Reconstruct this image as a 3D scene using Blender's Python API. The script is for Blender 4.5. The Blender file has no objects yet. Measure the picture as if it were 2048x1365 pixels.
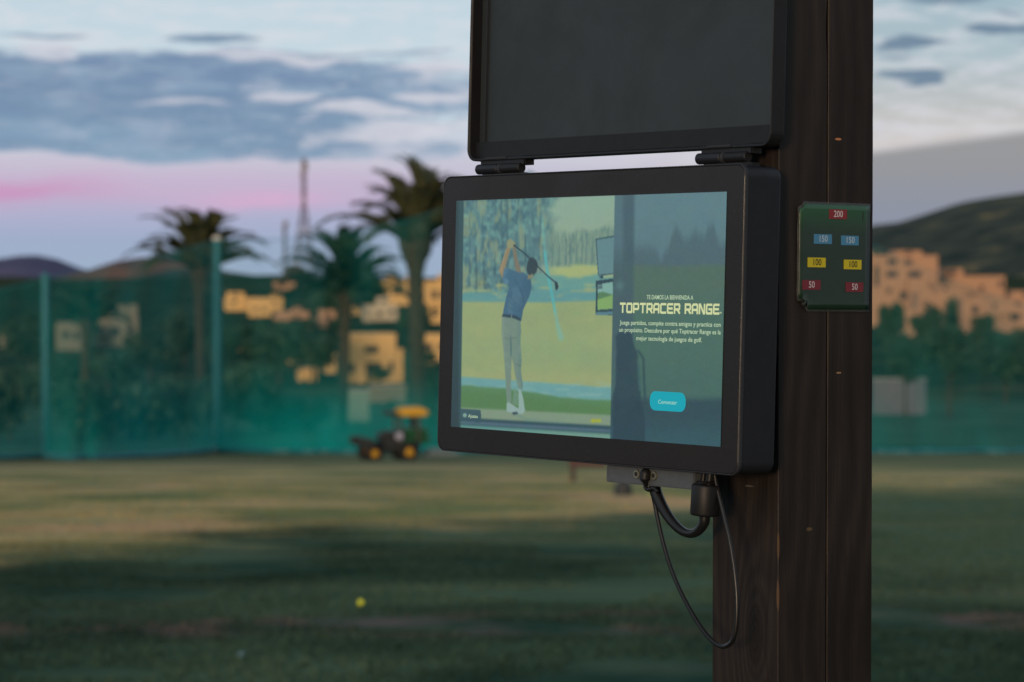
import bpy, bmesh, math, random
import numpy as np
from mathutils import Vector, Matrix, Euler, noise as mnoise
random.seed(7)
rng = np.random.default_rng(7)
C = bpy.context.scene.collection
sc = bpy.context.scene

# ------------------------------------------------------------------ camera
CAMZ = 1.7
F, PITCH = 5519.57, 0.0253
cam_d = bpy.data.cameras.new('camera')
cam = bpy.data.objects.new('camera', cam_d); C.objects.link(cam); sc.camera = cam
cam.location = (0, 0, CAMZ); cam.rotation_euler = (math.pi/2 - PITCH, 0, 0)
cam_d.sensor_width = 36; cam_d.lens = 36*F/2048
cam_d.clip_start = .05; cam_d.clip_end = 20000
cam_d.dof.use_dof = True; cam_d.dof.focus_distance = 3.12; cam_d.dof.aperture_fstop = 9.0
sc.view_settings.view_transform = 'Standard'; sc.view_settings.look = 'None'
sc.view_settings.gamma = 1; sc.view_settings.exposure = 0
sc.view_settings.use_curve_mapping = False
sc.cycles.use_denoising = True
sc.cycles.max_bounces = 6; sc.cycles.transparent_max_bounces = 24
sc.cycles.caustics_reflective = False; sc.cycles.caustics_refractive = False

def lin(r, g, b, a=1.0):
    f = lambda c: (c/255/12.92) if c/255 <= .04045 else ((c/255+.055)/1.055)**2.4
    return (f(r), f(g), f(b), a)

# ------------------------------------------------------------------ node helper
class NT:
    def __init__(s, tree): s.t = tree; s.n = tree.nodes; s.l = tree.links
    def put(s, v, sock):
        if hasattr(v, 'is_output') or isinstance(v, bpy.types.NodeSocket): s.l.new(v, sock)
        else: sock.default_value = v
    def m(s, op, a, b=None, c=None, clamp=False):
        n = s.n.new('ShaderNodeMath'); n.operation = op; n.use_clamp = clamp
        for i, v in enumerate((a, b, c)):
            if v is not None: s.put(v, n.inputs[i])
        return n.outputs[0]
    def mix(s, f, a, b, mode='MIX'):
        n = s.n.new('ShaderNodeMix'); n.data_type = 'RGBA'; n.blend_type = mode
        s.put(f, n.inputs[0]); s.put(a, n.inputs[6]); s.put(b, n.inputs[7]); return n.outputs[2]
    def ss(s, x, e0, e1):
        n = s.n.new('ShaderNodeMapRange'); n.interpolation_type = 'SMOOTHSTEP'
        s.put(x, n.inputs[0]); s.put(e0, n.inputs[1]); s.put(e1, n.inputs[2]); n.inputs[3].default_value = 0; n.inputs[4].default_value = 1
        return n.outputs[0]
    def vec(s, x, y, z=0.0):
        n = s.n.new('ShaderNodeCombineXYZ')
        for i, v in enumerate((x, y, z)): s.put(v, n.inputs[i])
        return n.outputs[0]
    def noise(s, v, scale=1.0, detail=4.0, rough=.55, dist=0.0):
        n = s.n.new('ShaderNodeTexNoise'); s.put(v, n.inputs['Vector']); n.inputs['Scale'].default_value = scale
        n.inputs['Detail'].default_value = detail; n.inputs['Roughness'].default_value = rough; n.inputs['Distortion'].default_value = dist
        return n.outputs['Fac']
    def ramp(s, f, stops, interp='LINEAR'):
        n = s.n.new('ShaderNodeValToRGB'); n.color_ramp.interpolation = interp; s.put(f, n.inputs[0])
        e = n.color_ramp.elements
        while len(e) < len(stops): e.new(.5)
        for k, (p, c) in enumerate(stops): e[k].position = p; e[k].color = c
        return n.outputs[0]
    def gauss(s, u, v, cu, cv, su, sv):
        a = s.m('DIVIDE', s.m('SUBTRACT', u, cu), su); b = s.m('DIVIDE', s.m('SUBTRACT', v, cv), sv)
        q = s.m('ADD', s.m('MULTIPLY', a, a), s.m('MULTIPLY', b, b))
        return s.m('EXPONENT', s.m('MULTIPLY', q, -1.0))

# ------------------------------------------------------------------ sky
SUN_EL, SUN_AZ = math.radians(5.0), math.radians(198)   # azimuth clockwise from +Y: behind the camera
w = bpy.data.worlds.new('World'); sc.world = w; w.use_nodes = True
T = NT(w.node_tree); w.node_tree.nodes.clear()
out = T.n.new('ShaderNodeOutputWorld'); bg = T.n.new('ShaderNodeBackground'); T.l.new(bg.outputs[0], out.inputs[0])
tc = T.n.new('ShaderNodeTexCoord'); sep = T.n.new('ShaderNodeSeparateXYZ'); T.l.new(tc.outputs['Generated'], sep.inputs[0])
dx, dy, dz = sep.outputs
el = T.m('ARCSINE', dz); az = T.m('ARCTAN2', dx, dy)
u = T.m('MULTIPLY', az, 100*.9999); v = T.m('MULTIPLY', el, 100.0)     # hundredths of a radian
def U(px): return (px-1024)/55.1957
def V(py): return (542.8-py)/55.1957
w1 = T.noise(T.vec(T.m('MULTIPLY', u, .22), T.m('MULTIPLY', v, .8)), 1.0, 3, .5)
w2 = T.noise(T.vec(T.m('MULTIPLY', u, .22), T.m('ADD', T.m('MULTIPLY', v, .8), 37.0)), 1.0, 3, .5)
uu = T.m('ADD', u, T.m('MULTIPLY', T.m('SUBTRACT', w1, .5), 4.0))
vv = T.m('ADD', v, T.m('MULTIPLY', T.m('SUBTRACT', w2, .5), 1.3))
# clear sky by elevation, left of frame, and right of frame
vn = T.m('DIVIDE', v, 40.0, clamp=True)
P = lambda py: V(py)/40
clearL = T.ramp(vn, [(0, lin(158,176,200)), (P(480), lin(160,174,202)), (P(415), lin(178,178,206)), (P(330), lin(198,196,212)),
    (P(240), lin(196,212,224)), (P(120), lin(197,215,225)), (P(0), lin(194,213,224)), (1, lin(150,180,208))])
clearR = T.ramp(vn, [(0, lin(152,160,180)), (P(400), lin(176,178,190)), (P(310), lin(216,208,208)), (P(240), lin(192,192,190)),
    (P(120), lin(174,192,200)), (P(0), lin(162,186,198)), (1, lin(130,160,190))])
side = T.ss(u, U(1000), U(1800))
clear = T.mix(side, clearL, clearR)
sky = T.n.new('ShaderNodeTexSky'); sky.sky_type = 'NISHITA'; sky.sun_disc = False
sky.sun_elevation = SUN_EL; sky.sun_rotation = SUN_AZ
nish = T.mix(1.0, sky.outputs[0], (.37, .35, .33, 1), 'MULTIPLY')
clear = T.mix(T.ss(v, 14.0, 60.0), clear, nish)
# pink glow under the cloud deck
pk = T.m('MULTIPLY', T.gauss(u, vv, -40.0, V(374), 60.0, .75), T.m('SUBTRACT', 1.0, T.ss(u, U(700), U(1000))))
clear = T.mix(T.m('MULTIPLY', pk, .55), clear, lin(208,172,204))
hot = T.gauss(u, vv, U(30), V(386), 3.2, .42)
clear = T.mix(T.m('MULTIPLY', hot, .6), clear, lin(204,134,184))
hot2 = T.gauss(u, vv, U(530), V(404), 2.6, .35)
clear = T.mix(T.m('MULTIPLY', hot2, .55), clear, lin(226,170,206))
# blue cloud deck
n1 = T.noise(T.vec(T.m('MULTIPLY', uu, .16), T.m('MULTIPLY', v, .75), 3.3), 1.0, 8, .62)
n2 = T.noise(T.vec(T.m('MULTIPLY', uu, .42), T.m('MULTIPLY', v, 1.9), 9.1), 1.0, 7, .64)
deck = T.m('MULTIPLY', T.ss(vv, V(348), V(290)), T.m('SUBTRACT', 1.0, T.ss(vv, V(150), V(75))))
fade = T.m('SUBTRACT', 1.0, T.m('MULTIPLY', T.ss(u, U(420), U(1050)), .62))
fade = T.m('MULTIPLY', fade, T.m('SUBTRACT', 1.0, T.m('MULTIPLY', T.ss(u, U(1100), U(1600)), .9)))
dens = T.m('MULTIPLY', deck, fade)
d2 = T.m('ADD', dens, T.m('MULTIPLY', T.m('SUBTRACT', n1, .5), 1.5))
d2 = T.m('ADD', d2, T.m('MULTIPLY', T.m('SUBTRACT', n2, .5), 1.3))
cover = T.m('MULTIPLY', T.ss(d2, .28, .72), T.ss(dens, 0.02, .3))
ccol = T.mix(T.ss(v, V(340), V(120)), lin(128,160,186), lin(108,134,168))
ccol = T.mix(T.ss(n2, .4, .66), ccol, lin(146,170,194))
ccol = T.mix(T.m('MULTIPLY', T.ss(n1, .62, .4), .5), ccol, lin(98,126,160))
clear = T.mix(T.m('MULTIPLY', T.ss(n2, .42, .62), T.ss(v, V(350), V(280))), clear, T.mix(.5, clear, lin(222,222,228)))
col = T.mix(T.m('MULTIPLY', cover, .92), clear, ccol)
# low white rifts in the deck
n3 = T.noise(T.vec(T.m('MULTIPLY', uu, .5), T.m('MULTIPLY', vv, 2.0), 21.0), 1.0, 7, .66)
def streak(cx, cy, sx, sy, amt, colr, base):
    g = T.gauss(uu, vv, U(cx), V(cy), sx/55.2, sy/55.2)
    g = T.m('MULTIPLY', T.ss(T.m('ADD', g, T.m('MULTIPLY', T.m('SUBTRACT', n3, .5), .9)), .28, .75), amt)
    return T.mix(g, base, colr)
white = lin(212,212,222)
rift = T.m('MULTIPLY', T.m('MULTIPLY', T.ss(n3, .52, .62), deck), T.m('ADD', .25, T.m('MULTIPLY', T.ss(u, U(300), U(800)), .6)))
col = T.mix(T.m('MULTIPLY', rift, .6), col, white)
for a in [(360,214,85,9,.6),(560,196,90,13,.75),(700,222,110,14,.75),(800,262,150,22,.8),(870,190,90,16,.8),(120,106,70,22,.65),(560,118,190,11,.7),(860,140,90,12,.7)]:
    col = streak(*a, white, col)
dk = lin(112,138,166)
for a in [(440,84,110,12,.85),(100,75,90,7,.6),(800,104,120,9,.5),(640,110,90,6,.5)]:
    col = streak(*a, dk, col)
dk2 = lin(112,136,158)
for a in [(1815,94,75,13,.95),(1795,116,55,7,.6),(1810,162,95,11,.95),(1990,68,85,11,.95),(1900,2,110,12,.8),(2050,92,50,8,.7),(2022,38,30,8,.5)]:
    col = streak(*a, dk2, col)
# grey bank low on the right
edge = T.m('ADD', V(305), T.m('MULTIPLY', T.m('SUBTRACT', u, U(1750)), .125))
bank = T.m('MULTIPLY', T.m('SUBTRACT', 1.0, T.ss(T.m('SUBTRACT', v, edge), -.22, .22)), T.ss(u, U(1420), U(1720)))
bcol = T.mix(T.ss(v, V(450), V(300)), lin(140,146,162), lin(148,149,152))
col = T.mix(T.m('MULTIPLY', bank, .95), col, bcol)
# below the horizon: dull ground tone
col = T.mix(T.ss(v, -1.0, -4.0), col, lin(60,66,62))
T.l.new(col, bg.inputs[0]); bg.inputs[1].default_value = 1.0

sun_d = bpy.data.lights.new('sun', 'SUN'); sun = bpy.data.objects.new('sun', sun_d); C.objects.link(sun)
sun_d.energy = 2.0; sun_d.angle = math.radians(10); sun_d.color = (1.0, .72, .46)
sd = Vector((math.sin(SUN_AZ)*math.cos(SUN_EL), math.cos(SUN_AZ)*math.cos(SUN_EL), math.sin(SUN_EL)))
sun.rotation_euler = sd.to_track_quat('Z', 'Y').to_euler(); sun.location = (3, -5, 12)

# ------------------------------------------------------------------ measuring helpers
cp, sp = math.cos(PITCH), math.sin(PITCH)
def ray(px, py):
    a = (px-1024)/F; b = -(py-682.5)/F
    return Vector((a, cp+b*sp, -sp+b*cp))
def at(px, py, Y):
    r = ray(px, py); r = r*(Y/r.y); return Vector((r.x, Y, r.z+CAMZ))
def ppm(Y): return F/Y            # photo pixels per metre at distance Y
PROF = [(98, 915), (130, 886), (200, 842), (300, 800), (430, 765), (600, 700), (800, 622), (1000, 566), (1300, 556)]
def prof_z(Y):
    if Y <= 98: return -.05*Y
    for (a, ya), (b, yb) in zip(PROF, PROF[1:]):
        if Y <= b:
            t = (Y-a)/(b-a); za = at(1024, ya, a).z if a > 98 else -4.9
            zb = at(1024, yb, b).z
            return za+(zb-za)*t
    return at(1024, PROF[-1][1], PROF[-1][0]).z
def prof_d(py):
    lo, hi = 5., 1300.
    for _ in range(40):
        m = (lo+hi)/2
        yy = 542.8+(CAMZ-prof_z(m))/m*F
        if yy > py: lo = m
        else: hi = m
    return lo

# ------------------------------------------------------------------ mesh helpers
def tag(o, label=None, cat=None, group=None, kind=None):
    if label: o['label'] = label
    if cat: o['category'] = cat
    if group: o['group'] = group
    if kind: o['kind'] = kind
    return o
def empty(name, loc, rz=0.0, label=None, cat=None, group=None, rot=None):
    o = bpy.data.objects.new(name, None); C.objects.link(o); o.location = loc
    o.rotation_euler = rot if rot else (0, 0, rz); o.empty_display_size = .1
    return tag(o, label, cat, group)
def link(name, me, mat, parent=None, smooth=False):
    if mat and not me.materials:
        me.materials.append(mat)
    if smooth:
        for p in me.polygons: p.use_smooth = True
    o = bpy.data.objects.new(name, me); C.objects.link(o)
    if parent: o.parent = parent
    return o
def obj(name, bm, mat, parent=None, smooth=False, recalc=True):
    if recalc: bmesh.ops.recalc_face_normals(bm, faces=bm.faces[:])
    me = bpy.data.meshes.new(name); bm.to_mesh(me); bm.free()
    return link(name, me, mat, parent, smooth)
def bx(bm, x0, x1, y0, y1, z0, z1, bev=0.0):
    r = bmesh.ops.create_cube(bm, size=1)
    bmesh.ops.scale(bm, vec=(x1-x0, y1-y0, z1-z0), verts=r['verts'])
    bmesh.ops.translate(bm, vec=((x0+x1)/2, (y0+y1)/2, (z0+z1)/2), verts=r['verts'])
    if bev:
        es = list({e for vv_ in r['verts'] for e in vv_.link_edges})
        bmesh.ops.bevel(bm, geom=es, offset=bev, segments=2, affect='EDGES')
def box(name, x0, x1, y0, y1, z0, z1, mat, parent=None, bev=0.0):
    bm = bmesh.new(); bx(bm, x0, x1, y0, y1, z0, z1, bev); return obj(name, bm, mat, parent)
def tube(bm, pts, rads, seg=10, caps=True, flat=1.0):
    pts = [Vector(p) for p in pts]; rings = []
    up = Vector((0, 1, 0))
    for i, p in enumerate(pts):
        d = (pts[min(i+1, len(pts)-1)]-pts[max(i-1, 0)]).normalized()
        a = d.cross(up)
        if a.length < .05: a = d.cross(Vector((1, 0, 0)))
        a.normalize(); b = d.cross(a).normalized()
        r = rads[i] if hasattr(rads, '__len__') else rads
        rings.append([bm.verts.new(p+a*math.cos(t)*r+b*math.sin(t)*r*flat) for t in [2*math.pi*k/seg for k in range(seg)]])
    for A, B in zip(rings, rings[1:]):
        for k in range(seg): bm.faces.new((A[k], A[(k+1) % seg], B[(k+1) % seg], B[k]))
    if caps: bm.faces.new(rings[0][::-1]); bm.faces.new(rings[-1])
def smoothpts(pts, n=8):
    P_ = [Vector(p) for p in pts]; P_ = [P_[0]*2-P_[1]]+P_+[P_[-1]*2-P_[-2]]; o = []
    for i in range(1, len(P_)-2):
        a, b, c, d = P_[i-1:i+3]
        for k in range(n):
            t = k/n
            o.append(.5*((2*b)+(c-a)*t+(2*a-5*b+4*c-d)*t*t+(3*b-3*c+d-a)*t**3))
    o.append(P_[-2]); return o
def rr(w_, h_, r, seg=8, cx=0, cz=0):
    pts = []
    for (sx, sz, a0) in ((1, 1, 0), (-1, 1, 90), (-1, -1, 180), (1, -1, 270)):
        for k in range(seg+1):
            a = math.radians(a0+90*k/seg)
            pts.append((cx+sx*(w_/2-r)+r*math.cos(a), cz+sz*(h_/2-r)+r*math.sin(a)))
    return pts
def prism(bm, w_, h_, r, secs, cx=0, cz=0, cap0=True, cap1=True):
    """rounded rectangle swept along local y; secs = [(y, inset)]"""
    loops = []
    for y, ins in secs:
        loops.append([bm.verts.new((x, y, z)) for x, z in rr(w_-2*ins, h_-2*ins, max(r-ins, .0004), 8, cx, cz)])
    n = len(loops[0])
    for A, B in zip(loops, loops[1:]):
        for k in range(n): bm.faces.new((A[k], A[(k+1) % n], B[(k+1) % n], B[k]))
    if cap0: bm.faces.new(loops[0])
    if cap1: bm.faces.new(loops[-1][::-1])
def copy_tree(o, parent=None):
    c = o.copy(); C.objects.link(c); c.parent = parent
    for ch in list(o.children): copy_tree(ch, c)
    return c

# ------------------------------------------------------------------ materials
def mat(name, col, rough=.6, metal=0.0, spec=.5, var=0.0, scale=5.0, bump=0.0, bscale=40.0, coat=0.0, emis=None):
    m = bpy.data.materials.new(name); m.use_nodes = True
    t = NT(m.node_tree); b = t.n['Principled BSDF']
    b.inputs['Roughness'].default_value = rough; b.inputs['Metallic'].default_value = metal
    b.inputs['Specular IOR Level'].default_value = spec; b.inputs['Coat Weight'].default_value = coat
    c = tuple(col)[:3]+(1,)
    tcn = t.n.new('ShaderNodeTexCoord')
    if var:
        n = t.noise(tcn.outputs['Object'], scale, 5, .6)
        a = tuple(x*(1-var) for x in c[:3])+(1,); d = tuple(min(1, x*(1+var)) for x in c[:3])+(1,)
        t.l.new(t.ramp(n, [(.3, a), (.7, d)]), b.inputs['Base Color'])
    else: b.inputs['Base Color'].default_value = c
    if bump:
        n = t.noise(tcn.outputs['Object'], bscale, 5, .6)
        bn = t.n.new('ShaderNodeBump'); bn.inputs['Strength'].default_value = bump; bn.inputs['Distance'].default_value = .02
        t.l.new(n, bn.inputs['Height']); t.l.new(bn.outputs[0], b.inputs['Normal'])
    return m
def emit(name, col, k=1.0, base=.01):
    m = mat(name, (base, base, base), .35, spec=.3); b = m.node_tree.nodes['Principled BSDF']
    b.inputs['Emission Color'].default_value = tuple(col)[:3]+(1,); b.inputs['Emission Strength'].default_value = k
    return m

M_case = mat('anodised_case', (.0105, .0113, .016), .5, .0, .3, .15, 60, .04, 900)
M_edge = mat('case_edge', (.028, .031, .038), .6, .1, .25)
M_bezel = mat('bezel_glass', (.0150, .0128, .0112), .3, 0, .28, .06, 300, .015, 1500)
M_lid = mat('lid_metal', (.0105, .0105, .0125), .5, 0, .28, .12, 40, .05, 900)
M_lidp = mat('lid_panel', (.020, .0265, .030), .55, 0, .4, .1, 25, .05, 1200)
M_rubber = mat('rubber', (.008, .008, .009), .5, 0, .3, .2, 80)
M_cable = mat('cable_jacket', (.008, .0075, .008), .35, 0, .4, .2, 200)
M_alu = mat('grey_bracket', (.085, .095, .105), .5, .25, .5, .15, 90, .05, 600)
M_brass = mat('screw_ring', (.3, .28, .2), .35, .8)
M_hole = mat('screw_socket', (.01, .01, .01), .7)

def smudge(m, base, k_=.22, sc=9.0):
    t = NT(m.node_tree); b = t.n['Principled BSDF']; tcn = t.n.new('ShaderNodeTexCoord')
    n = t.noise(tcn.outputs['Object'], sc, 6, .7, .6); f = t.noise(tcn.outputs['Object'], 420.0, 2, .5)
    r_ = t.m('ADD', base-k_*.5, t.m('MULTIPLY', t.ss(n, .35, .7), k_)); t.l.new(r_, b.inputs['Roughness'])
    src = b.inputs['Base Color'].links[0].from_socket
    t.l.new(t.mix(t.m('MULTIPLY', t.ss(f, .68, .8), .35), src, (.09, .09, .085, 1)), b.inputs['Base Color'])
smudge(M_bezel, .32); smudge(M_lidp, .55, .2, 6.0); smudge(M_lid, .48, .16, 14.0); smudge(M_case, .48, .16, 12.0)
# wood of the post
def wood_mat():
    m = bpy.data.materials.new('stained_wood'); m.use_nodes = True; t = NT(m.node_tree); b = t.n['Principled BSDF']
    tcn = t.n.new('ShaderNodeTexCoord'); s = t.n.new('ShaderNodeSeparateXYZ'); t.l.new(tcn.outputs['Object'], s.inputs[0]); X, Y, Z = s.outputs
    # knot pulls the grain aside
    kx = t.m('SUBTRACT', X, KNOT[0]); kz = t.m('SUBTRACT', Z, KNOT[1])
    kd = t.m('SQRT', t.m('ADD', t.m('MULTIPLY', kx, kx), t.m('MULTIPLY', t.m('MULTIPLY', kz, kz), .12)))
    pull = t.m('EXPONENT', t.m('MULTIPLY', kd, -45.0))
    Xw = t.m('ADD', X, t.m('MULTIPLY', pull, .03))
    low = t.noise(t.vec(t.m('MULTIPLY', X, 6.0), t.m('MULTIPLY', Y, 6.0), t.m('MULTIPLY', Z, 1.6)), 1.0, 3, .5)
    ring = t.m('ADD', t.m('MULTIPLY', t.m('ADD', Xw, Y), 260.0), t.m('ADD', t.m('MULTIPLY', low, 34.0), t.m('MULTIPLY', pull, 40.0)))
    rings = t.m('ADD', t.m('MULTIPLY', t.m('SINE', ring), .5), .5)
    fib = t.noise(t.vec(t.m('MULTIPLY', Xw, 420.0), t.m('MULTIPLY', Y, 420.0), t.m('MULTIPLY', Z, 7.0)), 1.0, 4, .65)
    blot = t.noise(tcn.outputs['Object'], 7.0, 4, .6)
    k = t.m('ADD', t.m('MULTIPLY', rings, .26), t.m('MULTIPLY', fib, .74))
    c = t.ramp(k, [(.2, (.012, .009, .0077, 1)), (.55, (.0225, .0168, .014, 1)), (.85, (.035, .0262, .021, 1))])
    c = t.mix(t.ss(blot, .35, .75), c, t.mix(1.0, c, (.72, .66, .64, 1), 'MULTIPLY'))
    kn = t.ss(kd, .016, .006); c = t.mix(kn, c, (.012, .008, .006, 1))
    # bare chips
    def chip(cx, cy, cz, sx, sy, sz, colr, c, amt=.8):
        q = None
        for vv_, cc, ss_ in ((X, cx, sx), (Y, cy, sy), (Z, cz, sz)):
            a = t.m('DIVIDE', t.m('SUBTRACT', vv_, cc), ss_); a = t.m('MULTIPLY', a, a); q = a if q is None else t.m('ADD', q, a)
        q = t.m('ADD', q, t.m('MULTIPLY', t.m('SUBTRACT', fib, .5), 1.6))
        return t.mix(t.m('MULTIPLY', t.ss(q, 1.0, .35), amt), c, colr)
    for ch in CHIPS: c = chip(*ch[:7], c, ch[7])
    t.l.new(c, b.inputs['Base Color'])
    t.l.new(t.ramp(fib, [(.3, (.42,)*3+(1,)), (.8, (.62,)*3+(1,))]), b.inputs['Roughness'])
    b.inputs['Specular IOR Level'].default_value = .22
    bn = t.n.new('ShaderNodeBump'); bn.inputs['Strength'].default_value = .5; bn.inputs['Distance'].default_value = .0015
    t.l.new(k, bn.inputs['Height']); t.l.new(bn.outputs[0], b.inputs['Normal'])
    return m

# ------------------------------------------------------------------ setting: ground
def hill_noise(x, y, s, k=0):
    return mnoise.fractal(Vector((x*s, y*s, k)), 1.0, 2.0, 5)
def gz(x, Y):
    z = prof_z(Y)
    if Y > 90:
        a = min(1, (Y-90)/400)
        z += hill_noise(x, Y, .012, 3)*a*2.2
    elif Y > 14: z += hill_noise(x, Y, .12, 1)*.05
    return z
ys = list(np.arange(-60, 10, 5.)) + list(np.arange(10, 100, 1.5)) + list(np.arange(100, 300, 5.)) + list(np.arange(300, 1300, 16.)) + [1400, 2000, 4000, 9000]
xs_u = np.linspace(-1, 1, 121)
def grid_mesh(name, f, us, vs):
    V_ = []; Fc = []; n = len(us)
    for b_ in vs:
        for a_ in us: V_.append(f(a_, b_))
    for j in range(len(vs)-1):
        for i in range(n-1): k = j*n+i; Fc.append((k, k+1, k+1+n, k+n))
    me = bpy.data.meshes.new(name); me.from_pydata(V_, [], Fc); me.update(); return me
def gf(a, Y):
    hw = 40+max(Y, 0)*.55; x = (abs(a)**1.6)*(1 if a > 0 else -1)*hw
    z = gz(x, Y) if Y <= 1300 else prof_z(1300)-(Y-1300)*.02
    return (x, Y, z)
def ground_mat():
    m = bpy.data.materials.new('turf'); m.use_nodes = True; t = NT(m.node_tree); b = t.n['Principled BSDF']
    g = t.n.new('ShaderNodeNewGeometry'); s = t.n.new('ShaderNodeSeparateXYZ'); t.l.new(g.outputs['Position'], s.inputs[0]); X, Y, Z = s.outputs
    P_ = g.outputs['Position']
    nb = t.noise(P_, .16, 4, .6); nm = t.noise(P_, .75, 5, .62); nf = t.noise(P_, 5.0, 4, .65)
    nst = t.noise(t.vec(t.m('MULTIPLY', X, .45), t.m('MULTIPLY', Y, .55)), .5, 5, .62)
    hue = t.noise(t.vec(t.m('MULTIPLY', X, .4), t.m('MULTIPLY', Y, .35), 4.0), .45, 4, .6); big = t.noise(t.vec(t.m('MULTIPLY', X, .6), t.m('MULTIPLY', Y, .5), 8.0), .35, 3, .5)
    green = t.ramp(nm, [(.25, (.022, .052, .039, 1)), (.5, (.040, .080, .057, 1)), (.75, (.078, .118, .078, 1))])
    green = t.mix(t.ss(nf, .3, .75), t.mix(1.0, green, (.7, .72, .7, 1), 'MULTIPLY'), green)
    dry = t.ramp(nst, [(.25, (.17, .19, .085, 1)), (.5, (.38, .325, .155, 1)), (.75, (.52, .385, .21, 1))])
    dry = t.mix(t.ss(hue, .52, .64), dry, t.mix(.65, dry, (.13, .20, .08, 1)))
    dry = t.mix(t.ss(hue, .46, .34), dry, t.mix(.5, dry, (.62, .38, .24, 1)))
    green = t.mix(t.m('MULTIPLY', t.ss(t.m('ADD', big, t.m('ADD', t.m('MULTIPLY', X, .02), t.m('MULTIPLY', Y, .004))), .52, .78), .6), green, (.12, .18, .11, 1))
    bd = t.m('ADD', 41.0, t.m('MULTIPLY', X, 1.7))
    k = t.ss(t.m('ADD', t.m('SUBTRACT', Y, bd), t.m('ADD', t.m('MULTIPLY', t.m('SUBTRACT', nb, .5), 16.0), t.m('MULTIPLY', t.m('SUBTRACT', nst, .5), 26.0))), -4.0, 7.0)
    k = t.m('MULTIPLY', k, t.m('SUBTRACT', 1.0, t.m('MULTIPLY', t.ss(t.m('ADD', Y, t.m('MULTIPLY', t.m('SUBTRACT', nst, .5), 30.0)), 74.0, 92.0), .75)))
    k = t.m('MULTIPLY', k, t.m('SUBTRACT', 1.0, t.m('MULTIPLY', t.ss(X, 6.0, 15.0), .25)))
    k = t.m('MULTIPLY', k, t.m('ADD', .35, t.m('MULTIPLY', t.ss(nst, .25, .55), .65)))
    c = t.mix(k, green, dry)
    mid = t.m('MULTIPLY', t.ss(t.noise(t.vec(t.m('MULTIPLY', X, .22), Y, 11.0), .55, 5, .65), .47, .68), t.ss(Y, 19.0, 34.0))
    c = t.mix(t.m('MULTIPLY', mid, .3), c, (.20, .20, .12, 1))
    # worn bare patches
    soil = (.17, .125, .115, 1)
    sk = t.m('MULTIPLY', t.gauss(t.m('MULTIPLY', X, 0.0), t.m('ADD', Y, t.m('MULTIPLY', X, -.15)), 0.0, 21.6, 1.0, 1.1), t.ss(t.noise(P_, .9, 3, .6), .46, .66))
    c = t.mix(t.m('MULTIPLY', sk, .8), c, soil)
    bare = t.m('MULTIPLY', t.ss(t.noise(t.vec(t.m('MULTIPLY', X, .5), Y, 5.0), .5, 4, .6), .6, .72), t.ss(Y, 60.0, 22.0))
    c = t.mix(t.m('MULTIPLY', bare, .35), c, soil)
    # beyond the net: lusher then scrub
    c = t.mix(t.ss(Y, 104.0, 112.0), c, t.ramp(nb, [(.3, (.04, .09, .065, 1)), (.7, (.085, .145, .10, 1))]))
    nz = t.noise(P_, .045, 5, .65)
    scrub = t.ramp(nz, [(.3, (.012, .03, .022, 1)), (.55, (.035, .055, .035, 1)), (.75, (.12, .1, .055, 1))])
    c = t.mix(t.ss(Y, 290.0, 340.0), c, scrub)
    t.l.new(c, b.inputs['Base Color']); b.inputs['Roughness'].default_value = 1.0; b.inputs['Specular IOR Level'].default_value = 0.0
    bn = t.n.new('ShaderNodeBump'); bn.inputs['Strength'].default_value = .6; bn.inputs['Distance'].default_value = .05
    t.l.new(nf, bn.inputs['Height']); t.l.new(bn.outputs[0], b.inputs['Normal'])
    return m
M_turf = ground_mat()
ground = link('ground', grid_mesh('ground', gf, xs_u, ys), M_turf, smooth=True)
tag(ground, 'worn driving range turf, dark green with straw coloured bands', None, None, 'structure')

# hills: ridge line given as (px, py) at distance D, falling off to the front and back
def hill(name, label, ridge, D, front, back, colr, foot, rough_amp, seed):
    rx = [p[0] for p in ridge]; ry = [p[1] for p in ridge]
    us = np.linspace(rx[0], rx[-1], 140); vs = np.linspace(0, 1, 36)
    def f(px, t):
        ypx = float(np.interp(px, rx, ry)); Y = D-front+t*(front+back)
        x = (px-1024)/F*D; x *= (Y/D)**.5
        ztop = at(px, ypx, D).z; r = front/(front+back)
        s = t/r if t < r else 1-(t-r)/(1-r)*1.0
        s = max(0, s); s = s*s*(3-2*s)
        z = foot+(ztop-foot)*s + mnoise.fractal(Vector((x*.004*1300/D, Y*.004*1300/D, seed)), 1, 2, 5)*rough_amp*(1 if s < .97 else .3)*min(1, 4*(1-s)+.25)
        return (x, Y, z)
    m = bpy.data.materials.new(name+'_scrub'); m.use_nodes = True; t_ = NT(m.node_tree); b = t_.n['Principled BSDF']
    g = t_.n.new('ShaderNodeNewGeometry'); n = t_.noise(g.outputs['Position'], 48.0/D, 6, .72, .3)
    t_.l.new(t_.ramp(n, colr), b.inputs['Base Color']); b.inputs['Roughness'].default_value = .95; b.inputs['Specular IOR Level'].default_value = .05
    o = link(name, grid_mesh(name, f, us, vs), m, smooth=True); return tag(o, label, None, None, 'structure')
hill('hills', 'dark scrub covered ridge behind the hillside village',
     [(-500,560),(-100,596),(0,588),(60,576),(110,568),(180,566),(250,562),(310,548),(370,536),(410,536),(450,543),(520,553),(600,556),(760,560),(900,556),(1100,548),(1400,520),(1600,482),(1745,450),(1800,444),(1860,425),(1920,405),(1980,395),(2048,386),(2250,372),(2600,400)],
     1500, 650, 900, [(.38, (.016, .028, .024, 1)), (.5, (.04, .052, .042, 1)), (.58, (.075, .078, .052, 1)), (.66, (.20, .155, .075, 1))], -30, 5, 1)
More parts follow.
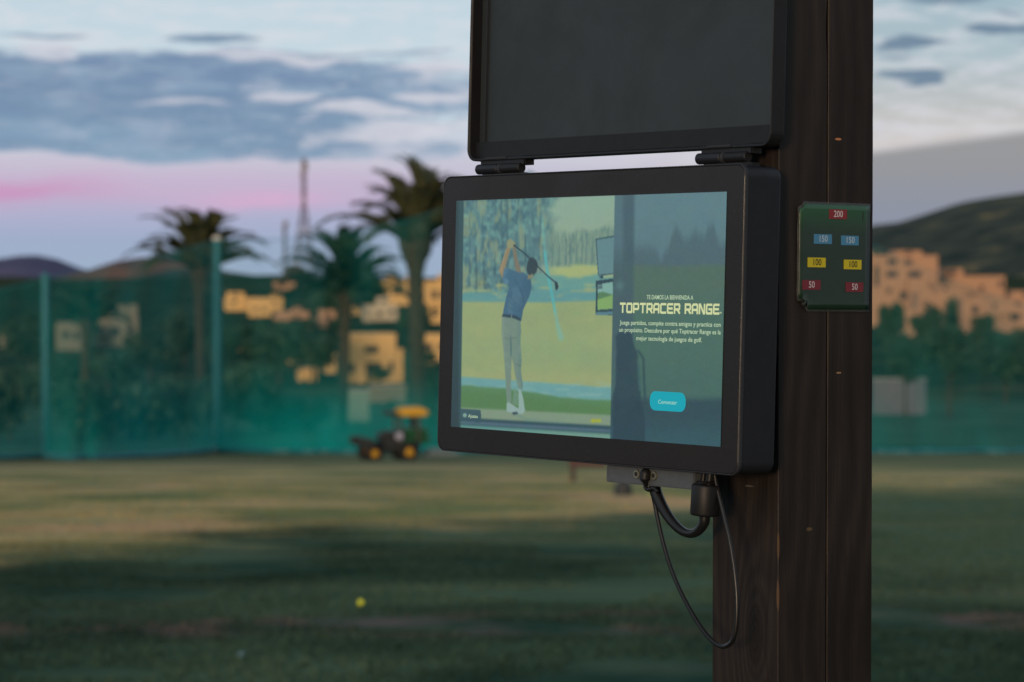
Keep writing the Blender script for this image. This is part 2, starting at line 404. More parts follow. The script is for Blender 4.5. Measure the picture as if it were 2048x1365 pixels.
hill('hills', 'reddish bare ridge catching the last light',
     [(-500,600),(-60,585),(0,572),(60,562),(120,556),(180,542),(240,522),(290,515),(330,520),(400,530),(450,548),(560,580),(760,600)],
     2600, 500, 900, [(.3, (.06, .035, .035, 1)), (.5, (.15, .07, .055, 1)), (.7, (.3, .13, .08, 1))], -60, 8, 5)  # red of the last light put into the ridge colours
hill('hills', 'far bluish purple mountain on the left skyline',
     [(-600,540),(-200,530),(0,518),(40,512),(75,511),(110,518),(160,538),(230,549),(330,555),(480,575),(700,590)],
     5200, 900, 1500, [(.3, (.07, .07, .13, 1)), (.7, (.11, .10, .17, 1))], -120, 10, 9)  # distance haze put into the bluish purple colours

# ------------------------------------------------------------------ plants
M_bark = mat('bark', (.06, .045, .032), .9, var=.4, scale=3, bump=.5, bscale=8)
M_palmtrunk = mat('palm_bark', (.045, .035, .02), .9, var=.45, scale=3, bump=.8, bscale=6)
def leaf_mat(name, a, b_):
    m = bpy.data.materials.new(name); m.use_nodes = True; t = NT(m.node_tree); b = t.n['Principled BSDF']
    oi = t.n.new('ShaderNodeNewGeometry')
    t.l.new(t.ramp(oi.outputs['Random Per Island'], [(0, tuple(a)+(1,)), (1, tuple(b_)+(1,))]), b.inputs['Base Color'])
    b.inputs['Roughness'].default_value = .6; b.inputs['Specular IOR Level'].default_value = .25
    return m
M_leaf = leaf_mat('leaf_dark', (.016, .045, .028), (.05, .10, .058))
M_leaf2 = leaf_mat('leaf_mid', (.025, .07, .048), (.06, .14, .088))
M_frond = leaf_mat('frond', (.05, .06, .03), (.10, .105, .05))
M_frond2 = leaf_mat('frond_green', (.018, .05, .03), (.04, .085, .045))

def frond_mesh(name, L, seed, m):
    r = random.Random(seed); V_ = []; Fc = []; n = 40
    pts = [Vector((0, L*(t-.17*t**3), L*(.26*t-.34*t**2.6))) for t in [i/n for i in range(n+1)]]
    def quad(a, b, c, d): k = len(V_); V_.extend([a, b, c, d]); Fc.append((k, k+1, k+2, k+3))
    for i in range(n):
        w_ = .07*(1-i/n)+.015; s = Vector((w_, 0, 0)); quad(pts[i]-s, pts[i]+s, pts[i+1]+s, pts[i+1]-s)
        if i < 3: continue
        t = i/n; ll = L*(.075+.13*math.sin(min(1, t*1.1+.12)*math.pi*.85))
        for sg in (-1, 1, -1, 1):
            d = (pts[i+1]-pts[i]).normalized()
            dirn = (Vector((sg*.5, 0, 0))+d*.8+Vector((0, 0, .30-.4*t+r.uniform(-.1, .1)))).normalized()
            p = pts[i].lerp(pts[i+1], r.random()); q = p+dirn*ll*r.uniform(.85, 1.1); wv = d*.125
            mid = p.lerp(q, .45)+Vector((0, 0, .03))
            k = len(V_); V_.extend([p-wv*.6, p+wv*.6, mid+wv, q, mid-wv]); Fc.append((k, k+1, k+2, k+3, k+4))
    me = bpy.data.meshes.new(name); me.from_pydata(V_, [], Fc); me.materials.append(m); me.update(); return me
def palm(px, py, d, L, tr, label, seed, m, nf=46, minel=-25):
    r = random.Random(seed); base = at(px, 800, d); cz = at(px, py, d).z; z0 = gz(base.x, d)-.3; H = cz-z0
    root = empty('palm_tree', (base.x, d, z0), 0, label, 'palm tree', 'palms behind the range net')
    bm = bmesh.new(); n = 30
    pts = [(math.sin(i/n*2+seed)*.12, 0, H*i/n) for i in range(n+1)]
    tube(bm, pts, [tr*(1.15 if i == 0 else (.86+.1*(i % 2))) for i in range(n+1)], 12)
    obj('trunk', bm, M_palmtrunk, root, True)
    fm = [frond_mesh('frond', L, seed*10+k, m) for k in range(3)]
    top = Vector(pts[-1])
    for i in range(nf):
        q = (i+.5)/nf
        el_ = math.radians(minel+(80-minel)*q**1.15); a = i*2.39996+r.uniform(-.25, .25)
        o = bpy.data.objects.new('frond', fm[i % 3]); C.objects.link(o); o.parent = root
        o.location = top+Vector((0, 0, -.1+.5*q)); s = r.uniform(.8, 1.08)*(1-.1*q); o.scale = (s, s, s)
        o.rotation_euler = Euler((el_-.05, r.uniform(-.3, .3), a), 'XYZ')
    bm = bmesh.new(); tube(bm, [top+Vector((0, 0, z)) for z in (-1.2, -.7, -.3, 0, .5, .9)], [tr*.95, tr*1.2, tr*1.5, tr*1.8, tr*2.0, tr*.8], 14)
    for v_ in bm.verts: v_.co += Vector((r.uniform(-1, 1), r.uniform(-1, 1), r.uniform(-1, 1)))*tr*.22
    obj('frond_base', bm, M_palmtrunk, root, False)
    return root

def crown_mesh(name, seed, n, leaf, m, flat=1.0, lobes=9):
    r = np.random.default_rng(seed)
    cs = r.uniform(-1, 1, (lobes, 3))*np.array([.62, .62, .42*flat]); rs = r.uniform(.34, .6, lobes)
    idx = r.integers(0, lobes, n); d = r.normal(size=(n, 3)); d /= np.linalg.norm(d, axis=1)[:, None]
    rad = rs[idx]*(r.uniform(.45, 1.0, n)**.6)*(1+.12*r.normal(size=n))
    P_ = cs[idx]+d*rad[:, None]*np.array([1, 1, .8*flat])
    a = r.normal(size=(n, 3)); a /= np.linalg.norm(a, axis=1)[:, None]
    b_ = np.cross(a, r.normal(size=(n, 3))); b_ /= np.linalg.norm(b_, axis=1)[:, None]
    s = (leaf*r.uniform(.6, 1.4, n))[:, None]
    V_ = np.stack([P_-a*s, P_-b_*s*.5, P_+a*s, P_+b_*s*.5], 1).reshape(-1, 3)
    me = bpy.data.meshes.new(name); me.from_pydata(V_.tolist(), [], np.arange(4*n).reshape(-1, 4).tolist()); me.materials.append(m); me.update(); return me
CR = {'dark': [crown_mesh('crown', 30+k, 2600, .085, M_leaf, 1.0) for k in range(3)],
      'mid': [crown_mesh('crown', 40+k, 2600, .085, M_leaf2, 1.0) for k in range(3)],
      'bush': [crown_mesh('foliage', 50+k, 2200, .08, M_leaf2, .8) for k in range(3)],
      'bushd': [crown_mesh('foliage', 60+k, 2200, .08, M_leaf, .8) for k in range(3)]}
def limb_mesh(seed):
    r = random.Random(seed); bm = bmesh.new()
    tube(bm, smoothpts([(0, 0, -.1), (.03, 0, .3), (-.02, .02, .62)], 4), [.075-.004*i for i in range(9)], 8)
    for k in range(5):
        a = k*1.3+r.random(); e = Vector((math.cos(a)*.42, math.sin(a)*.42, .95+r.uniform(0, .25)))
        tube(bm, [(0, 0, .45+.03*k), e*.5+Vector((0, 0, .28)), e], [.04, .028, .012], 6)
    me = bpy.data.meshes.new('trunk'); bmesh.ops.recalc_face_normals(bm, faces=bm.faces[:]); bm.to_mesh(me); bm.free(); me.materials.append(M_bark); return me
LM = [limb_mesh(k) for k in range(3)]
ntree = 0
def tree(px, ytop, ybot, wpx, label, kind='dark', group='trees beyond the range net', d=None, trunk=.35, name='tree'):
    global ntree; ntree += 1; k = ntree % 3
    d = d or prof_d(ybot); p = at(px, ybot, d); z0 = gz(p.x, d); ztop = at(px, ytop, d).z
    H = max(ztop-z0, .8); W = wpx/ppm(d)/2
    bush = kind.startswith('bush')
    root = empty(name, (p.x, d, z0), ntree*1.7, label, 'shrub' if bush else 'tree', group)
    if bush:
        o = bpy.data.objects.new('foliage', CR[kind][k]); o.scale = (W*.95, W*.95, H/1.45); o.location = (0, 0, H*.42)
        C.objects.link(o); o.parent = root
        o2 = bpy.data.objects.new('stem', LM[k]); o2.scale = (W*.6, W*.6, H*.6); C.objects.link(o2); o2.parent = root
    else:
        ch = H*(1-trunk); o = bpy.data.objects.new('crown', CR[kind][k]); o.scale = (W*.95, W*.95, ch/1.55); o.location = (0, 0, H-ch*.52)
        C.objects.link(o); o.parent = root
        o2 = bpy.data.objects.new('trunk', LM[k]); hh = H*(trunk+.3); o2.scale = (max(W*.8, hh*.35), max(W*.8, hh*.35), hh); C.objects.link(o2); o2.parent = root
    return root

palm(404, 548, 150, 4.9, .28, 'palm with spreading crown just left of the tall net pole', 3, M_frond, 30, 12)
palm(690, 592, 165, 5.0, .32, 'lower green palm between the antenna mast and the large palm', 5, M_frond2, 40, 4)
palm(833, 500, 132, 5.4, .42, 'largest palm, its crown partly hidden by the display', 8, M_frond, 38, 16)
palm(172, 645, 190, 4.0, .34, 'small shaded palm behind the net left of the others', 11, M_frond2, 28, 0)
T1 = 'trees beyond the range net'
for a in [
 (20,700,880,190,'dark bushy shrub at the left edge behind the net','bushd'),
 (150,730,882,200,'rounded shrub between the short net pole and the small palm','bushd'),
 (262,735,880,190,'low dark shrub right of the small shaded palm','bush'),
 (355,720,878,170,'green shrub just left of the tall net pole','bush'),
 (470,700,870,150,'tall teal green bush right of the tall net pole','bush'),
 (545,735,866,150,'round bush at the middle of the hedge right of the tall pole','bush'),
 (610,775,862,120,'lowest bush at the right end of the hedge before the gap','bush'),
 (860,700,862,70,'narrow dark bush beside the left edge of the display','bushd'),
 (800,790,850,60,'small low bush beside the pale track','bush')]:
    tree(a[0], a[1], a[2], a[3], a[4], a[5], 'shrubs behind the range net', name='shrub')
for a in [
 (560,648,770,150,'broad dark tree among the houses, left of the central villa','dark'),
 (625,665,760,100,'dark tree immediately left of the central villa','dark'),
 (500,640,735,90,'dark tree under the long low house','dark'),
 (440,655,740,80,'dark tree behind the tall net pole','dark'),
 (655,560,650,60,'dark tree behind the lower green palm','dark'),
 (740,560,640,90,'wide dark tree right of the lower green palm','dark'),
 (760,735,775,50,'small round tree in front of the central villa','dark'),
 (835,600,690,70,'dark tree behind the trunk of the largest palm','dark'),
 (830,700,780,60,'tree right of the central villa','mid'),
 (370,620,730,120,'tree on the slope left of the tall net pole','dark'),
 (300,655,760,110,'tree beside the shaded left houses','dark'),
 (60,640,760,130,'tree on the left slope beyond the short net pole','dark'),
 (215,700,780,120,'tree below the shaded left houses','mid'),
 (120,700,790,100,'tree just right of the short net pole','dark'),
 (1900,640,840,150,'large forked tree right of the post with dark spreading crown','dark'),
 (1810,668,838,100,'slim tree between the post and the large forked tree','dark'),
 (2010,650,800,140,'dark tree at the right edge of the view','dark'),
 (1780,600,700,70,'tree in front of the apartment block next to the post','dark'),
 (1855,612,700,70,'rounded tree below the junction of the two apartment blocks','dark'),
 (1903,585,690,28,'slender cypress in front of the long apartment block','dark'),
 (1960,625,705,70,'tree below the long apartment block','dark'),
 (2035,655,730,70,'tree at the right edge below the long block','dark'),
 (2006,604,640,22,'small round tree on the long block terrace','dark'),
 (590,528,580,60,'round tree on the skyline below the small mast','dark')]:
    tree(a[0], a[1], a[2], a[3], a[4], a[5], T1, trunk=.42 if a[0] in (1900, 1810) else .2)
rt = random.Random(4)
k = 0
while k < 46:
    px = rt.choice([rt.uniform(0, 880), rt.uniform(0, 880), rt.uniform(1750, 2060)]); yb = rt.uniform(600, 750)
    if (685 < px < 815 and yb > 655) or (440 < px < 560 and 600 < yb < 640): continue
    if px > 1740 and yb < 660: continue
    hh = rt.uniform(18, 34)*(1 if yb > 650 else .7)
    tree(px, yb-hh, yb, hh*rt.uniform(1.0, 1.7), 'small dark garden tree dotted over the village slope', 'dark', 'garden trees on the village slope', trunk=.15); k += 1

# ------------------------------------------------------------------ houses
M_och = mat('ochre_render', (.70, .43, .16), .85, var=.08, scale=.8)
M_peach = mat('peach_render', (.43, .245, .145), .85, var=.1, scale=.5)
M_pale = mat('pale_render', (.5, .42, .30), .85, var=.1, scale=.6)
M_dim = mat('dim_render', (.19, .175, .13), .85, var=.12, scale=.6)  # darker, greyer render for the left houses and the low wall
M_pane = mat('window_glass', (.02, .035, .05), .15, 0, .5)
M_roof = mat('flat_roof', (.30, .20, .14), .9, var=.15, scale=.7)
M_conc = mat('concrete', (.34, .33, .31), .9, var=.12, scale=2)
def house(px0, px1, yt, yb, label, m, wins=(), wing=None, dep=9, cat='house', d=None, group='houses on the village slope', name='house', rz=.12):
    d = d or prof_d(yb); a = at(px0, yb, d); b = at(px1, yb, d); W = b.x-a.x; H = at(px0, yt, d).z-a.z
    root = empty(name, ((a.x+b.x)/2, d, a.z), rz, label, cat, group)
    bm = bmesh.new()
    # front wall with openings cut as recesses: built from a grid of bays
    xs = sorted({0, 1, *[w_[0] for w_ in wins], *[w_[1] for w_ in wins]}); zs = sorted({0, 1, *[w_[2] for w_ in wins], *[w_[3] for w_ in wins]})
    def inwin(cx, cz): return any(w_[0] < cx < w_[1] and w_[2] < cz < w_[3] for w_ in wins)
    X = lambda t: (t-.5)*W; Z = lambda t: t*H
    th = .45
    for i in range(len(xs)-1):
        for j in range(len(zs)-1):
            if not inwin((xs[i]+xs[i+1])/2, (zs[j]+zs[j+1])/2): bx(bm, X(xs[i]), X(xs[i+1]), 0, th, Z(zs[j]), Z(zs[j+1]))
    bx(bm, -W/2, -W/2+.3, th, dep, 0, H); bx(bm, W/2-.3, W/2, th, dep, 0, H); bx(bm, -W/2+.3, W/2-.3, dep-.3, dep, 0, H)
    bx(bm, -W/2+.01, W/2-.01, .01, dep-.01, -6, -.003)
    obj('wall', bm, m, root)
    hr = random.Random(int(px0*7+yt)); H0 = H
    if (W > 7 and cat == 'house' or W > 12) and not label.startswith('two storey'):
        rw = W*hr.uniform(.22, .4); rx = hr.uniform(-W/2+.2, W/2-rw-.2); rh = hr.uniform(1.3, 2.4)
        rm = box('roof_room', rx, rx+rw, 1.2+hr.uniform(0, 2), dep-1, H-.3, H+rh, m, root)
        box('room_window', rx+rw*.3, rx+rw*.6, 1.1, 1.16, H+rh*.35, H+rh*.75, M_pane, rm)
        for q_ in range(2):
            cx_ = hr.uniform(-W/2+.6, W/2-1); box('chimney', cx_, cx_+.5, dep*.5, dep*.5+.5, H-.34, H+hr.uniform(.7, 1.4), m, root)
        bx_ = hr.uniform(-W/2+.5, W/2-W*.3); box('balcony', bx_, bx_+W*.25, -1.1, -.002, H*.44, H*.44+.9, m, root)
    box('roof', -W/2+.3, W/2-.3, th, dep-.3, H-.7, H-.35, M_roof, root)
    for (x0, x1, z0, z1) in wins:
        f = box('window', X(x0), X(x1), .28, .33, Z(z0), Z(z1), M_pane, root)
        bm = bmesh.new(); bx(bm, (X(x0)+X(x1))/2-.04, (X(x0)+X(x1))/2+.04, .22, .27, Z(z0), Z(z1)); bx(bm, X(x0), X(x1), .22, .27, Z(z0), Z(z0)+.08); obj('frame', bm, m, f)
    if wing:
        for (wx0, wx1, wh, wy) in wing:
            box('wing', X(wx0), X(wx1), wy, wy+4, -3, H*wh, m, root)
            box('parapet', X(wx0)-.08, X(wx1)+.08, wy-.08, wy+4.08, H*wh+.002, H*wh+.25, m, root)
    box('cornice', -W/2-.12, W/2+.12, -.12, dep+.1, H+.002, H+.28, m, root)
    return root
house(688,792,672,765,'two storey ochre villa at the centre of the village slope',M_och,
  [(.06,.2,.2,.42),(.42,.72,.18,.42),(.4,.66,.62,.78),(.86,.95,.22,.45)],[(1.001,1.14,.68,.5),(.22,.4,.34,-2.5)])
house(766,820,560,612,'small ochre house with one big dark opening beside the largest palm',M_och,[(.35,.72,.42,.72)])
house(846,905,564,652,'tall ochre house against the left edge of the display',M_och,[(.3,.5,.6,.8),(.62,.8,.6,.8),(.3,.5,.2,.4)])
house(848,905,672,722,'low ochre house below the tall one at the display edge',M_och,[(.02,.3,.4,.7),(.5,.7,.4,.7)])
house(450,566,598,614,'long low ochre house near the tall net pole',M_och,[(.1,.2,.3,.7),(.3,.4,.3,.7),(.8,.9,.3,.7)],d=800)
house(498,542,600,640,'ochre house below the long low one',M_och,[(.2,.4,.4,.6),(.6,.8,.4,.6)],d=770)
house(553,618,626,642,'peach house on the slope right of the tall pole',M_peach,[(.2,.35,.3,.7),(.6,.75,.3,.7)],d=740)
house(548,580,636,656,'peach annexe stepping down the slope',M_peach,[(.3,.7,.3,.7)],d=720)
house(640,672,622,650,'small peach house left of the lower green palm trunk',M_peach,[(.3,.7,.4,.7)],d=740)
house(618,655,640,672,'peach house stepping down to the central villa',M_peach,[(.2,.5,.4,.7)],d=690)
house(690,740,616,632,'ochre terrace house right of the lower green palm trunk',M_och,[(.2,.4,.3,.7),(.6,.8,.3,.7)],d=760)
house(728,795,612,648,'pale terraced house above the central villa',M_pale,[(.1,.25,.4,.65),(.4,.55,.4,.65),(.75,.9,.5,.75)],d=730)
house(478,522,700,712,'low ochre garden building behind the tall pole bushes',M_och,[(.2,.4,.2,.7)],d=560)
house(543,602,722,746,'low ochre house seen over the bushes',M_och,[(.15,.35,.3,.7),(.6,.8,.3,.7)],d=520)
house(598,634,742,786,'ochre gable end rising behind the lowest bush',M_och,[(.2,.45,.4,.65)],d=440)
house(650,672,712,752,'narrow ochre house left of the central villa',M_och,[(.3,.7,.5,.75)],d=500)
house(548,590,566,580,'distant pinkish house high on the slope',M_peach,[(.3,.5,.3,.7)],d=930)
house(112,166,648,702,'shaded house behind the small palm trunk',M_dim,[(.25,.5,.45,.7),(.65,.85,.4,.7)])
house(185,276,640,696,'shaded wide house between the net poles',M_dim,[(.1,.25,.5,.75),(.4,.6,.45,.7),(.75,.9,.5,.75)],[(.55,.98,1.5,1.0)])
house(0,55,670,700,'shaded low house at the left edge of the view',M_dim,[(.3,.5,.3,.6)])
G = 'apartment blocks on the right hillside'
def grid_w(nx, nz, x0=.06, x1=.96, z0=.1, z1=.92, fx=.55, fz=.42, skip=()):
    o = []
    for i in range(nx):
        for j in range(nz):
            if (i, j) in skip: continue
            cx = x0+(x1-x0)*(i+.5)/nx; cz = z0+(z1-z0)*(j+.5)/nz; hw_ = (x1-x0)/nx*fx/2; hz = (z1-z0)/nz*fz/2
            o.append((round(cx-hw_, 4), round(cx+hw_, 4), round(cz-hz, 4), round(cz+hz, 4)))
    return o
def wpx(L_, x0, x1, yt, yb): return [((a-x0)/(x1-x0), (b-x0)/(x1-x0), (yb-d_)/(yb-yt), (yb-c)/(yb-yt)) for a, b, c, d_ in L_]
house(1735,1876,513,640,'four storey peach apartment block next to the post',M_peach,wpx([(1774,1794,519,531),(1809,1824,520,531),(1772,1795,543,555),(1816,1843,543,556),(1773,1783,577,587),(1800,1814,583,601),(1826,1834,584,598),(1748,1757,532,574)],1735,1876,513,640),[(.55,.85,.62,-3.0)],14,'apartment block',720,G,'apartment_building',.05)
house(1864,2010,554,612,'long low peach block right of the tall apartment block',M_peach,wpx([(1878,1896,568,574),(1918,1928,588,606),(1960,1968,572,582),(1997,2006,562,576)],1864,2010,554,612),[(.2,.5,.5,-3.5)],12,'apartment block',740,G,'apartment_building',.02)
house(1836,1925,588,632,'stepped peach terrace house in front of the long block',M_peach,grid_w(4,1,fx=.4),[(.3,.6,.6,-2.5)],9,'house',690,G,'house',.05)
house(1925,2100,598,655,'lower peach block at the right edge with pale front',M_peach,wpx([(1944,1956,612,628),(1985,1992,606,618),(2020,2040,628,642),(2030,2042,604,612)],1925,2100,598,655),None,9,'apartment block',680,G,'apartment_building',.03)
house(1806,1836,622,668,'narrow peach stair tower below the tall apartment block',M_peach,[(.3,.7,.5,.7)],None,6,'house',670,G,'house',.05)

# pale tracks and walls beyond the net
def wall_piece(px0, px1, yt, yb, label, m, name='garden_wall', d=None):
    d = d or prof_d(yb); a = at(px0, yb, d); b = at(px1, yb, d); H = at(px0, yt, d).z-a.z
    r = empty(name, ((a.x+b.x)/2, d, a.z), 0, label, 'wall')
    W = b.x-a.x; box('wall_face', -W/2, W/2, 0, .4, -1, H, m, r); box('coping', -W/2-.05, W/2+.05, -.06, .46, H+.002, H+.12, M_conc, r)
wall_piece(690,738,782,842,'pale retaining wall beside the track behind the tractor',mat('pale_wall',(.2,.27,.22),.9,var=.1,scale=1))
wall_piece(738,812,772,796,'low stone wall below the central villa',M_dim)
wall_piece(1745,1852,760,828,'pale lilac wall right of the post behind the slim tree',mat('lilac_wall',(.155,.15,.175),.9,var=.1,scale=1))

# ------------------------------------------------------------------ masts
M_red = mat('mast_red', (.11, .05, .055), .7); M_wht = mat('mast_white', (.30, .26, .26), .7); M_steel = mat('mast_steel', (.10, .09, .11), .7)
def mast(px, yt, yb, wt, wb, d, label, ns, cols, knee=.45):
    p = at(px, yb, d); H = at(px, yt, d).z-p.z
    root = empty('antenna_mast', (p.x, d, p.z), .3, label, 'mast', 'antenna masts behind the palms')
    hw = lambda t: (wb+(wt-wb)*min(1, t/knee))/2
    for i in range(ns):
        t0, t1 = i/ns, (i+1)/ns; bm = bmesh.new(); z0, z1 = H*t0, H*t1-.02
        a, b = hw(t0), hw(t1); c0 = [(-a,-a),(a,-a),(a,a),(-a,a)]; c1 = [(-b,-b),(b,-b),(b,b),(-b,b)]; r = .06
        for k_ in range(4):
            n_ = (k_+1) % 4
            tube(bm, [(*c0[k_], z0), (*c1[k_], z1)], r*1.5, 6)
            tube(bm, [(*c0[k_], z0), (*c1[n_], z1)], r, 5); tube(bm, [(*c0[n_], z0), (*c1[k_], z1)], r, 5); tube(bm, [(*c1[k_], z1), (*c1[n_], z1)], r, 5)
        obj('lattice_section', bm, cols[i % len(cols)], root)
    for k_ in range(3):
        bm = bmesh.new(); an = k_*2.1; bx(bm, -.2, .2, -.15, .15, 0, 1.9, .04)
        o = obj('panel_antenna', bm, M_wht, root); o.location = (math.cos(an)*.75, math.sin(an)*.75, H*.9-1.5*(k_ % 2)); o.rotation_euler = (0, 0, an+1.57)
    return root
mast(608, 318, 560, .75, 5.4, 640, 'tall red and white lattice antenna mast between two palms', 16, [M_steel, M_red, M_wht, M_red], .62)
mast(570, 443, 560, .7, 1.2, 800, 'short thin grey antenna mast left of the tall one', 8, [M_steel], .5)

# ------------------------------------------------------------------ range net
M_pole = mat('net_pole_paint', (.006, .15, .18), .55, var=.12, scale=2)
M_foot = mat('pole_foot', (.6, .56, .5), .9, var=.1, scale=6)
def net_mat():
    m = bpy.data.materials.new('net_weave'); m.use_nodes = True; t = NT(m.node_tree); t.n.clear()
    o = t.n.new('ShaderNodeOutputMaterial'); tr = t.n.new('ShaderNodeBsdfTransparent'); df = t.n.new('ShaderNodeBsdfDiffuse'); tl = t.n.new('ShaderNodeBsdfTranslucent')
    a = t.n.new('ShaderNodeAttribute'); a.attribute_name = 'weave'; g = t.n.new('ShaderNodeNewGeometry')
    n = t.noise(g.outputs['Position'], .35, 4, .6)
    nn = t.m('ADD', .8, t.m('MULTIPLY', n, .4))
    c = t.ramp(n, [(.3, (.0, .27, .255, 1)), (.7, (.004, .38, .35, 1))])
    t.l.new(c, df.inputs[0]); t.l.new(c, tl.inputs[0])
    m1 = t.n.new('ShaderNodeMixShader'); m1.inputs[0].default_value = .4; t.l.new(df.outputs[0], m1.inputs[1]); t.l.new(tl.outputs[0], m1.inputs[2])
    m2 = t.n.new('ShaderNodeMixShader'); t.put(t.m('MULTIPLY', a.outputs['Fac'], nn, clamp=True), m2.inputs[0]); t.l.new(tr.outputs[0], m2.inputs[1]); t.l.new(m1.outputs[0], m2.inputs[2]); t.l.new(m2.outputs[0], o.inputs[0])
    return m
M_net = net_mat()
def pole(px, yt, yb, label, d, r=.15):
    p = at(px, yb, d); z0 = prof_z(d); H = at(px, yt, d).z-z0
    root = empty('net_pole', (p.x, d, z0), 0, label, 'pole', 'poles of the range net')
    bm = bmesh.new(); tube(bm, [(0, 0, 0), (0, 0, H*.5), (0, 0, H)], [r, r, r*.85], 14); obj('shaft', bm, M_pole, root, False)
    bm = bmesh.new(); tube(bm, [(0, 0, H+.002), (0, 0, H+.1), (0, 0, H+.16)], [r*1.05, r*1.0, r*.3], 14); obj('cap', bm, M_foot if px == 435 else M_pole, root)
    bm = bmesh.new(); tube(bm, [(0, -.05, -.1), (0, -.05, .12), (0, -.05, .2)], [.3, .27, .16], 14); obj('concrete_foot', bm, M_foot if px == 435 else M_conc, root)
    return Vector((p.x, d, z0)), Vector((p.x, d, z0+H))
poles = [pole(-330, 610, 915, 'net pole beyond the left edge of the view', 92), pole(92, 556, 915, 'shorter teal net pole on the left', 95),
         pole(435, 480, 905, 'taller teal net pole on a pale concrete foot', 106, .17), pole(1060, 352, 905, 'net pole hidden behind the display', 104),
         pole(1640, 430, 905, 'net pole hidden behind the wooden post', 104), pole(2210, 640, 903, 'net pole beyond the right edge of the view', 108)]
def net_bay(A, B, label, sagtop, bow, seed, w0=.3, w1=.8):
    nu, nv = 40, 26; V_ = []; at_ = []
    for j in range(nv+1):
        t = j/nv
        for i in range(nu+1):
            s = i/nu; bot = A[0].lerp(B[0], s); top = A[1].lerp(B[1], s)
            top = top-Vector((0, 0, sagtop*4*s*(1-s)))
            b2 = bot.copy(); b2.y -= bow*4*s*(1-s)+.2; b2.z = prof_z(b2.y)+.02
            p = b2.lerp(top, t)
            fold = mnoise.fractal(Vector((s*9, t*1.2, seed)), 1, 2, 3)
            p.y += fold*.5*(1-t*.5)*min(1, 8*s*(1-s)) - bow*.25*math.sin(t*math.pi)*4*s*(1-s)
            V_.append(p); q = max(0, 1-t*2.2)
            at_.append(min(.95, (w0+(w1-w0)*q**1.5+.12*fold)))
    Fc = []
    for j in range(nv):
        for i in range(nu): k_ = j*(nu+1)+i; Fc.append((k_, k_+1, k_+nu+2, k_+nu+1))
    root = empty('safety_net', A[0], 0, label, 'net', 'bays of the range net')
    me = bpy.data.meshes.new('net_sheet'); me.from_pydata([p-A[0] for p in V_], [], Fc); me.update()
    a = me.attributes.new('weave', 'FLOAT', 'POINT'); a.data.foreach_set('value', at_)
    link('net_sheet', me, M_net, root, True)
    bm = bmesh.new(); tube(bm, [V_[nv*(nu+1)+i]-A[0] for i in range(nu+1)], .014, 5); obj('top_rope', bm, M_pole, root)
    bm = bmesh.new(); tube(bm, [V_[i]-A[0]+Vector((0, -.12, .07)) for i in range(nu+1)], [.1+.05*mnoise.noise(Vector((i*.7, seed, 0))) for i in range(nu+1)], 6); obj('bottom_hem', bm, M_pole, root)
net_bay(poles[0], poles[1], 'teal net bay at the left edge of the view', .3, 3.5, 1, .17, .45)
net_bay(poles[1], poles[2], 'teal net bay between the short and the tall pole', .1, 7, 2, .23, .66)
net_bay(poles[2], poles[3], 'teal net bay behind the tractor, right of the tall pole', .75, 2.5, 3, .10, .85)
net_bay(poles[3], poles[4], 'teal net bay hidden behind the display', .6, 2, 4)
net_bay(poles[4], poles[5], 'teal net bay right of the wooden post', .7, 2, 5, .13, .30)

# ------------------------------------------------------------------ tractor mower
M_green = mat('tractor_green', (.012, .085, .035), .35, 0, .5, coat=.3); M_yel = mat('tractor_yellow', (.66, .36, .02), .5)
M_tyre = mat('tyre', (.012, .012, .012), .85, bump=.4, bscale=14); M_dark = mat('tractor_dark', (.02, .022, .022), .5); M_wpl = mat('white_tank', (.42, .4, .5), .5)
D = 91.; g0 = at(785, 915, D); root = empty('ride_on_mower', (g0.x, D, gz(g0.x, D)), .28, 'green ride-on mower with yellow canopy and yellow wheel rims by the net', 'mower'); root.scale = (.93, .93, .93)
def wheel(x, y, r, w_):
    bm = bmesh.new(); n = 26; prof = [(-w_/2, r*.44), (-w_/2, r*.9), (-w_*.38, r), (w_*.38, r), (w_/2, r*.9), (w_/2, r*.44)]
    rings = [[bm.verts.new((x+rr_*math.cos(a), y+yy, r+rr_*math.sin(a))) for a in [2*math.pi*k_/n for k_ in range(n)]] for yy, rr_ in prof]
    for A, B in zip(rings, rings[1:]):
        for k_ in range(n): bm.faces.new((A[k_], A[(k_+1) % n], B[(k_+1) % n], B[k_]))
    ty = obj('tyre', bm, M_tyre, root, False)
    for k_ in range(18):
        a = 2*math.pi*k_/18; bm = bmesh.new(); bx(bm, -.025, .025, -w_/2+.01, w_/2-.01, -.012, .02); 
        if k_ == 0: lug = bpy.data.meshes.new('tread_lug'); bmesh.ops.recalc_face_normals(bm, faces=bm.faces[:]); bm.to_mesh(lug); lug.materials.append(M_tyre)
        bm.free(); o = bpy.data.objects.new('tread_lug', lug); C.objects.link(o); o.parent = ty
        o.location = (x+math.cos(a)*r, y, r+math.sin(a)*r); o.rotation_euler = (0, -a+math.pi/2, 0)
    bm = bmesh.new(); pr = [(-w_/2+.02, r*.45), (-w_/2+.05, r*.38), (-w_/2+.01, r*.25), (-w_/2-.02, .04)]
    rings = [[bm.verts.new((x+rr_*math.cos(a), y+yy, r+rr_*math.sin(a))) for a in [2*math.pi*k_/n for k_ in range(n)]] for yy, rr_ in pr]
    for A, B in zip(rings, rings[1:]):
        for k_ in range(n): bm.faces.new((A[k_], A[(k_+1) % n], B[(k_+1) % n], B[k_]))
    bm.faces.new(rings[-1]); obj('rim', bm, M_yel, root)
wheel(-.82, -.62, .31, .3); wheel(.42, -.62, .34, .36); wheel(-.82, .55, .31, .3); wheel(.42, .55, .34, .36)
